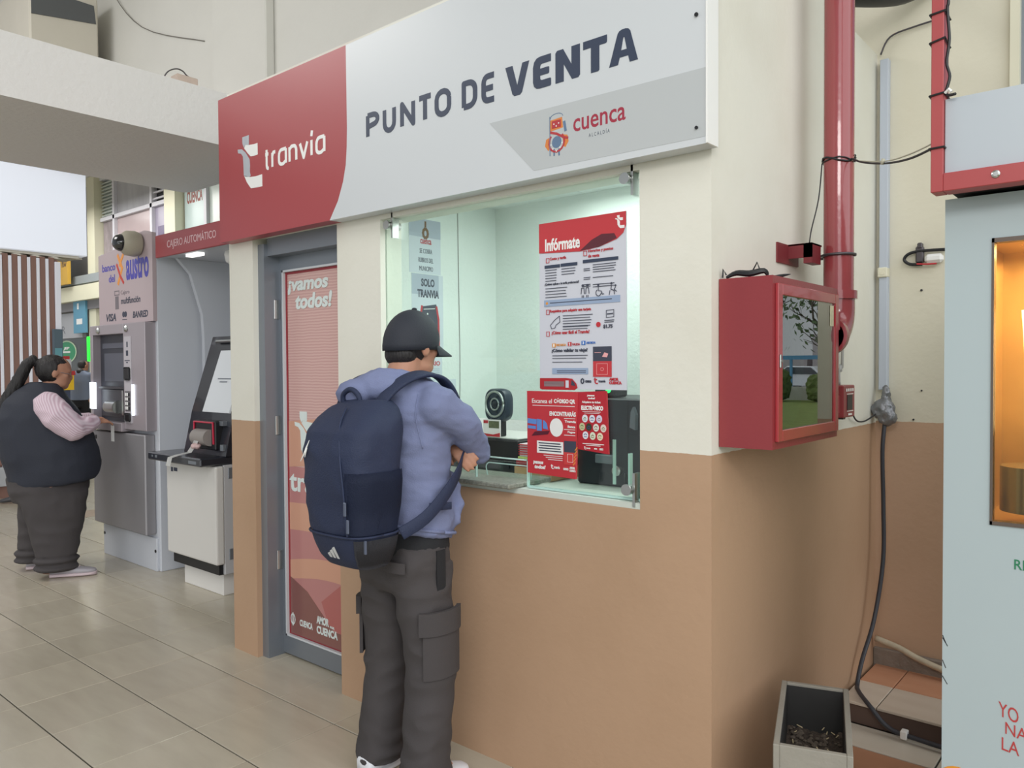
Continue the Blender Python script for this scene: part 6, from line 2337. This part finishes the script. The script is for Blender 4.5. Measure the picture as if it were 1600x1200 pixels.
for s_ in (1, -1):
    ribbon('shoulder_strap', [(s_ * .085, -.215, 1.345), (s_ * .110, -.165, 1.415), (s_ * .128, -.095, 1.462), (s_ * .136, -.01, 1.475), (s_ * .142, .065, 1.445), (s_ * .145, .118, 1.36), (s_ * .150, .145, 1.25), (s_ * .155, .142, 1.18)],
           [(0, -1, .8), (0, -1, .9), (s_ * .2, -.5, 1), (s_ * .2, .1, 1), (s_ * .1, .7, .8), (0, 1, .2), (0, 1, 0), (0, 1, 0)], .060, .014, m_pack, bp)
    ribbon('lower_strap', [(s_ * .155, .142, 1.19), (s_ * .190, .085, 1.13), (s_ * .208, .0, 1.06), (s_ * .200, -.09, .99), (s_ * .168, -.17, .945)],
           [(s_ * .3, 1, 0), (s_, .6, .1), (s_, 0, .1), (s_, -.3, .1), (s_, -.5, .1)], .044, .006, m_pack, bp)
ribbon('strap_tail', [(.200, -.07, 1.025), (.206, -.02, 1.02), (.206, .03, 1.016)], [(1, 0, .1), (1, 0, .1), (1, .1, .1)], .026, .005, m_pack, bp)
bm = B(); tube(bm, smooth_pts([(-.045, -.232, 1.36), (-.04, -.240, 1.405), (.0, -.240, 1.425), (.035, -.236, 1.405), (.04, -.228, 1.36)], 5), .009, 8)
obj('carry_loop', bm, m_pack, bp, smooth=True, local=True)
# three slanted bars near the foot, and a reflective slash higher up


def on_pack(a_deg, z, rx, ry, dy, off=.004, e=3.1):
    a = math.radians(a_deg)
    c, s_ = math.cos(a), math.sin(a)
    return V((PX + (rx + off) * math.copysign(abs(c) ** (2 / e), c), PY + dy + (ry + off) * math.copysign(abs(s_) ** (2 / e), s_), z))


bm = B()
for k in range(3):
    # bars leaning on the back face: x along the pack, cut on the slant
    x0 = .002 + .019 * k
    z_lo = .884
    ht = (.018, .028, .038)[k]
    quad = [(x0, z_lo), (x0 + .013, z_lo), (x0 + .013 - ht * .62, z_lo + ht), (x0 - .001 - ht * .62, z_lo + ht - .007)]
    f_ = [bm.verts.new(V((PX + x, PY - .100 - (z - .90) * .12, z))) for x, z in quad]
    bm.faces.new(f_)
bmesh.ops.solidify(bm, geom=bm.faces[:], thickness=.002)
obj('stripe_logo', bm, m_white, bot, local=True, label='three slanted white bars')
bm = B()
yb = PY - .1285
tube(bm, [(PX - .062, yb, 1.262), (PX - .078, yb, 1.238), (PX - .085, yb - .001, 1.222), (PX - .112, yb, 1.190)], [.001, .003, .004, .001], 5)
tube(bm, [(PX - .076, yb, 1.235), (PX - .088, yb, 1.205)], [.002, .001], 5)
obj('reflective_mark', bm, m_white, bp, local=True)

# ---------------------------------------------------------------- woman at the bank machine
wo_loc, wo_rz = (-5.25, -.04, 0), -.30
WH = (0.0, .035, 1.437)
bm = B()
piv2 = head_shapes(bm, WH, 1.08, -.16)
capsule(bm, [(0, -.02, 1.20), (0, .03, 1.34)], [.08, .062], 14)
capsule(bm, [(0, 0, .78), (0, .02, 1.0), (0, .0, 1.16)], [.20, .20, .16], 16)
for s_ in (-1, 1):
    capsule(bm, [(s_ * .13, 0, .66), (s_ * .14, .01, .38), (s_ * .162, -.02, .10)], [.14, .09, .05], 12)
    capsule(bm, [(s_ * .162, -.03, .06), (s_ * .17, .10, .045)], [.040, .032], 10)
    capsule(bm, [(s_ * .22, .0, 1.20), (s_ * .285, .14, 1.04), (s_ * .17, .30, 1.08)], [.07, .055, .035], 12)
    hand(bm, (s_ * .17, .30, 1.08), (-.5 * s_, 1, -.05), (s_ * .3, .1, 1), .9, -.35, -s_)
wom = obj('person', fuse(bm, .0095, 2), m_skin, smooth=True, local=True,
          label='heavyset woman in a black vest and pink sleeves standing at the bank machine', cat='person')
wom.location = wo_loc
wom.scale = (1.02, 1.02, 1.03)
wom.rotation_euler = (0, 0, wo_rz)
# pink striped blouse
m_pink = M('pink_striped_cotton', (206, 184, 196), .8)
nt = m_pink.node_tree
tc = nt.nodes.new('ShaderNodeTexCoord'); wv = nt.nodes.new('ShaderNodeTexWave')
wv.bands_direction = 'DIAGONAL'; wv.inputs['Scale'].default_value = 28
nt.links.new(tc.outputs['Object'], wv.inputs['Vector'])
mx = nt.nodes.new('ShaderNodeMix'); mx.data_type = 'RGBA'
mx.inputs['A'].default_value = lin((188, 160, 174)); mx.inputs['B'].default_value = lin((214, 198, 208))
nt.links.new(wv.outputs['Fac'], mx.inputs['Factor'])
nt.links.new(mx.outputs['Result'], nt.nodes['Principled BSDF'].inputs['Base Color'])
bm = B()
for s_ in (-1, 1):
    capsule(bm, [(s_ * .21, .0, 1.20), (s_ * .27, .06, 1.12), (s_ * .290, .15, 1.04)], [.10, .105, .088], 16)
    capsule(bm, [(s_ * .290, .15, 1.04), (s_ * .23, .24, 1.06), (s_ * .18, .285, 1.075)], [.085, .065, .05], 16)
bm = fuse(bm, .012, 3)
bm = folds(bm, .010, (9, 9, 12), 3)
obj('blouse_sleeves', bm, m_pink, wom, smooth=True, local=True, label='pale pink striped sleeves')
bm = B()
ringloft(bm, [section(0, cy, z, rx, ry, 30, 2.3, tilt=.10 if z < .7 else 0) for z, rx, ry, cy in ((.645, .275, .265, .045), (.67, .285, .285, .045), (.75, .295, .305, .035), (.88, .295, .315, .015), (1.0, .285, .300, -.015), (1.12, .265, .265, -.045), (1.22, .240, .215, -.055), (1.30, .185, .155, -.045), (1.36, .10, .095, -.015))])
bm = fuse(bm, .013, 3)
bm = folds(bm, .012, (5, 5, 6), 7)
vs_ = obj('vest', bm, M('navy_black_vest', (38, 42, 54), .75, bump=.15, bscale=120), wom, smooth=True, local=True, label='sleeveless navy-black padded vest')
bm = B()
ringloft(bm, [section(0, .0, z, rx, ry, 28, 2.2) for z, rx, ry in ((.52, .25, .22), (.60, .27, .26), (.70, .265, .26))])
for s_ in (-1, 1):
    ringloft(bm, [section(s_ * cx + (.035 if s_ > 0 else 0) * (1 - z / .6), cy + (.07 * s_ - .02) * (1 - z / .6), z, rx, ry, 22, 2.2) for z, cx, rx, ry, cy in ((.60, .125, .145, .225, .02), (.45, .140, .138, .195, .02), (.30, .152, .122, .160, .01), (.17, .160, .110, .135, .0), (.09, .162, .112, .135, -.01), (.05, .162, .104, .125, -.01))])
bm = fuse(bm, .012, 3)
for v in bm.verts:
    if v.co.z < .16:
        v.co += V((v.co.x - math.copysign(.162, v.co.x), v.co.y, 0)).normalized() * .012 * math.sin(v.co.z * 110)
bm = folds(bm, .010, (6, 6, 9), 1)
obj('trousers', bm, m_trou, wom, smooth=True, local=True)
m_gsh = M('grey_pink_sneaker', (170, 166, 172), .6)
for s_ in (-1, 1):
    shoe(wom, s_ * .165 + (.035 if s_ > 0 else 0), .01 + .07 * s_, -.12 * s_ - .16, .29, .10, .08, m_gsh, M('pinkish_sole', (206, 188, 192), .6), 'grey knit sneaker with a pale pink sole')
bm = B()
ellipsoid(bm, RX((WH[0], WH[1] - .016, WH[2] + .018), piv2, -.16), (.093, .114, .106), Matrix.Rotation(-.16, 3, 'X'), 32, 24)
for v in bm.verts:
    if v.co.y > WH[1] + .03 and v.co.z < WH[2] + .05:
        v.co = V(WH) + (v.co - V(WH)) * .75
ellipsoid(bm, (.0, -.085, 1.52), (.034, .034, .036))
tl = smooth_pts([(.0, -.085, 1.52), (.0, -.118, 1.49), (-.005, -.150, 1.42), (-.01, -.195, 1.33), (-.015, -.245, 1.24), (-.02, -.285, 1.15), (-.02, -.295, 1.04)], 5)
tube(bm, tl, [.022 + .022 * math.sin(PI * min(1, .1 + .85 * k / (len(tl) - 1))) - (.016 if k == len(tl) - 1 else 0) for k in range(len(tl))], 12)
bm = fuse(bm, .008, 2)
bm = folds(bm, .006, (40, 40, 6), 2)
obj('hair', bm, m_hair, wom, smooth=True, local=True, label='long black ponytail')
bm = B()
for s_ in (-1, 1):
    c = RX((WH[0] + s_ * .034, WH[1] + .098, WH[2] - .005), piv2, -.16)
    tube(bm, [V(c) + V((.026 * math.cos(a), 0, .018 * math.sin(a))) for a in [2 * PI * k / 16 for k in range(17)]], .0022, 5)
    tube(bm, [RX((WH[0] + s_ * .058, WH[1] + .096, WH[2] + .0), piv2, -.16), RX((WH[0] + s_ * .078, WH[1] + .01, WH[2] + .004), piv2, -.16)], .0022, 5)
obj('eyeglasses', bm, m_chrome, wom, local=True)
pc_ = thing('paper_slip', 'white paper slip held by the woman in front of the bank machine', 'paper', (-5.0, .36, 1.0))
bm = B(); box(bm, -5.06, -5.01, .330, .332, .95, 1.07)
obj('sheet', bm, m_white, pc_)

# shoe and trouser cuff of someone hidden behind the woman
m_boot = M('dark_leather', (62, 62, 66), .4)
ps = thing('shoe', 'dark heeled leather shoe with a trouser cuff, behind the woman at the left edge', 'shoe', (-8.72, .93, 0), rz=math.radians(145))
bm = B()
def bsec(yy, w_, z0, z1):
    return [V((w_ * math.cos(a), yy, (z0 + z1) / 2 + (z1 - z0) / 2 * math.sin(a))) for a in [2 * PI * k / 16 for k in range(16)]]
ringloft(bm, [bsec(-.05, .03, .035, .14), bsec(0, .045, .03, .16), bsec(.08, .045, .025, .13), bsec(.16, .047, .015, .085), bsec(.24, .042, .01, .06), bsec(.30, .02, .012, .04)])
obj('upper', bm, m_boot, ps, smooth=True, local=True)
bm = B(); box(bm, -.03, .03, -.05, .01, 0, .04, .004)
obj('heel', bm, M('heel_brown', (110, 88, 76), .5), ps, local=True)
bm = B(); capsule(bm, [(0, -.02, .15), (0, -.03, .30), (0, -.03, .45)], [.055, .07, .08], 14)
obj('trouser_cuff', bm, m_black, ps, smooth=True, local=True)


def far_person(loc, rz, shirt, lab, h=1.70):
    k = h / 1.7
    b_2 = B()
    hc = (0, .02, 1.58 * k)
    head_shapes(b_2, hc, k, -.1)
    capsule(b_2, [(0, 0, 1.38 * k), (0, .01, 1.5 * k)], [.06, .055], 12)
    capsule(b_2, [(0, 0, .95), (0, 0, 1.3)], [.12, .12], 12)
    for s_ in (-1, 1):
        capsule(b_2, [(s_ * .1, 0, .9), (s_ * .11, .02, .48), (s_ * .12, 0, .08)], [.08, .06, .045], 10)
        capsule(b_2, [(s_ * .12, -.03, .05), (s_ * .12, .12, .04)], [.04, .03], 8)
        capsule(b_2, [(s_ * .2, 0, 1.36), (s_ * .26, .06, 1.1), (s_ * .2, .24, 1.05)], [.045, .04, .03], 10)
        hand(b_2, (s_ * .2, .24, 1.05), (0, 1, 0), (0, 0, 1), .95, -.4, -s_)
    o = obj('person', fuse(b_2, .014, 2), m_skin, smooth=True, local=True, label=lab, cat='person')
    o.location = loc
    o.rotation_euler = (0, 0, rz)
    b_2 = B()
    ringloft(b_2, [section(0, 0, z, rx, ry, 20, 2.3) for z, rx, ry in ((.88, .17, .13), (1.0, .175, .135), (1.25, .19, .135), (1.38, .18, .11), (1.46, .08, .08))])
    for s_ in (-1, 1):
        capsule(b_2, [(s_ * .18, 0, 1.36), (s_ * .26, .06, 1.1), (s_ * .21, .20, 1.06)], [.07, .06, .045], 12)
    obj('shirt', fuse(b_2, .015, 3), shirt, o, smooth=True, local=True)
    b_2 = B()
    ringloft(b_2, [section(0, 0, z, rx, ry, 20, 2.3) for z, rx, ry in ((.75, .17, .12), (.92, .168, .125))])
    for s_ in (-1, 1):
        ringloft(b_2, [section(s_ * cx, 0, z, rx, rx * 1.1, 16) for z, cx, rx in ((.82, .09, .09), (.5, .105, .08), (.06, .12, .07))])
    obj('trousers', fuse(b_2, .015, 3), m_black, o, smooth=True, local=True)
    b_2 = B()
    ellipsoid(b_2, (0, .0, hc[2] + .022), (.082, .10, .092), None, 20, 14)
    for v in b_2.verts:
        if v.co.y > .05:
            v.co = V(hc) + (v.co - V(hc)) * .8
    obj('hair', b_2, m_hair, o, smooth=True, local=True)


far_person((-16.55, 4.5, 0), .2, M('blue_grey_shirt', (96, 106, 126), .8), 'man in a blue-grey shirt seen from behind at the far shop counter', 1.68)
far_person((-15.35, 4.0, 0), .9, M('pale_blue_shirt', (126, 138, 160), .8), 'person in a pale blue shirt half hidden by the bank machine, beside the far shop', 1.50)
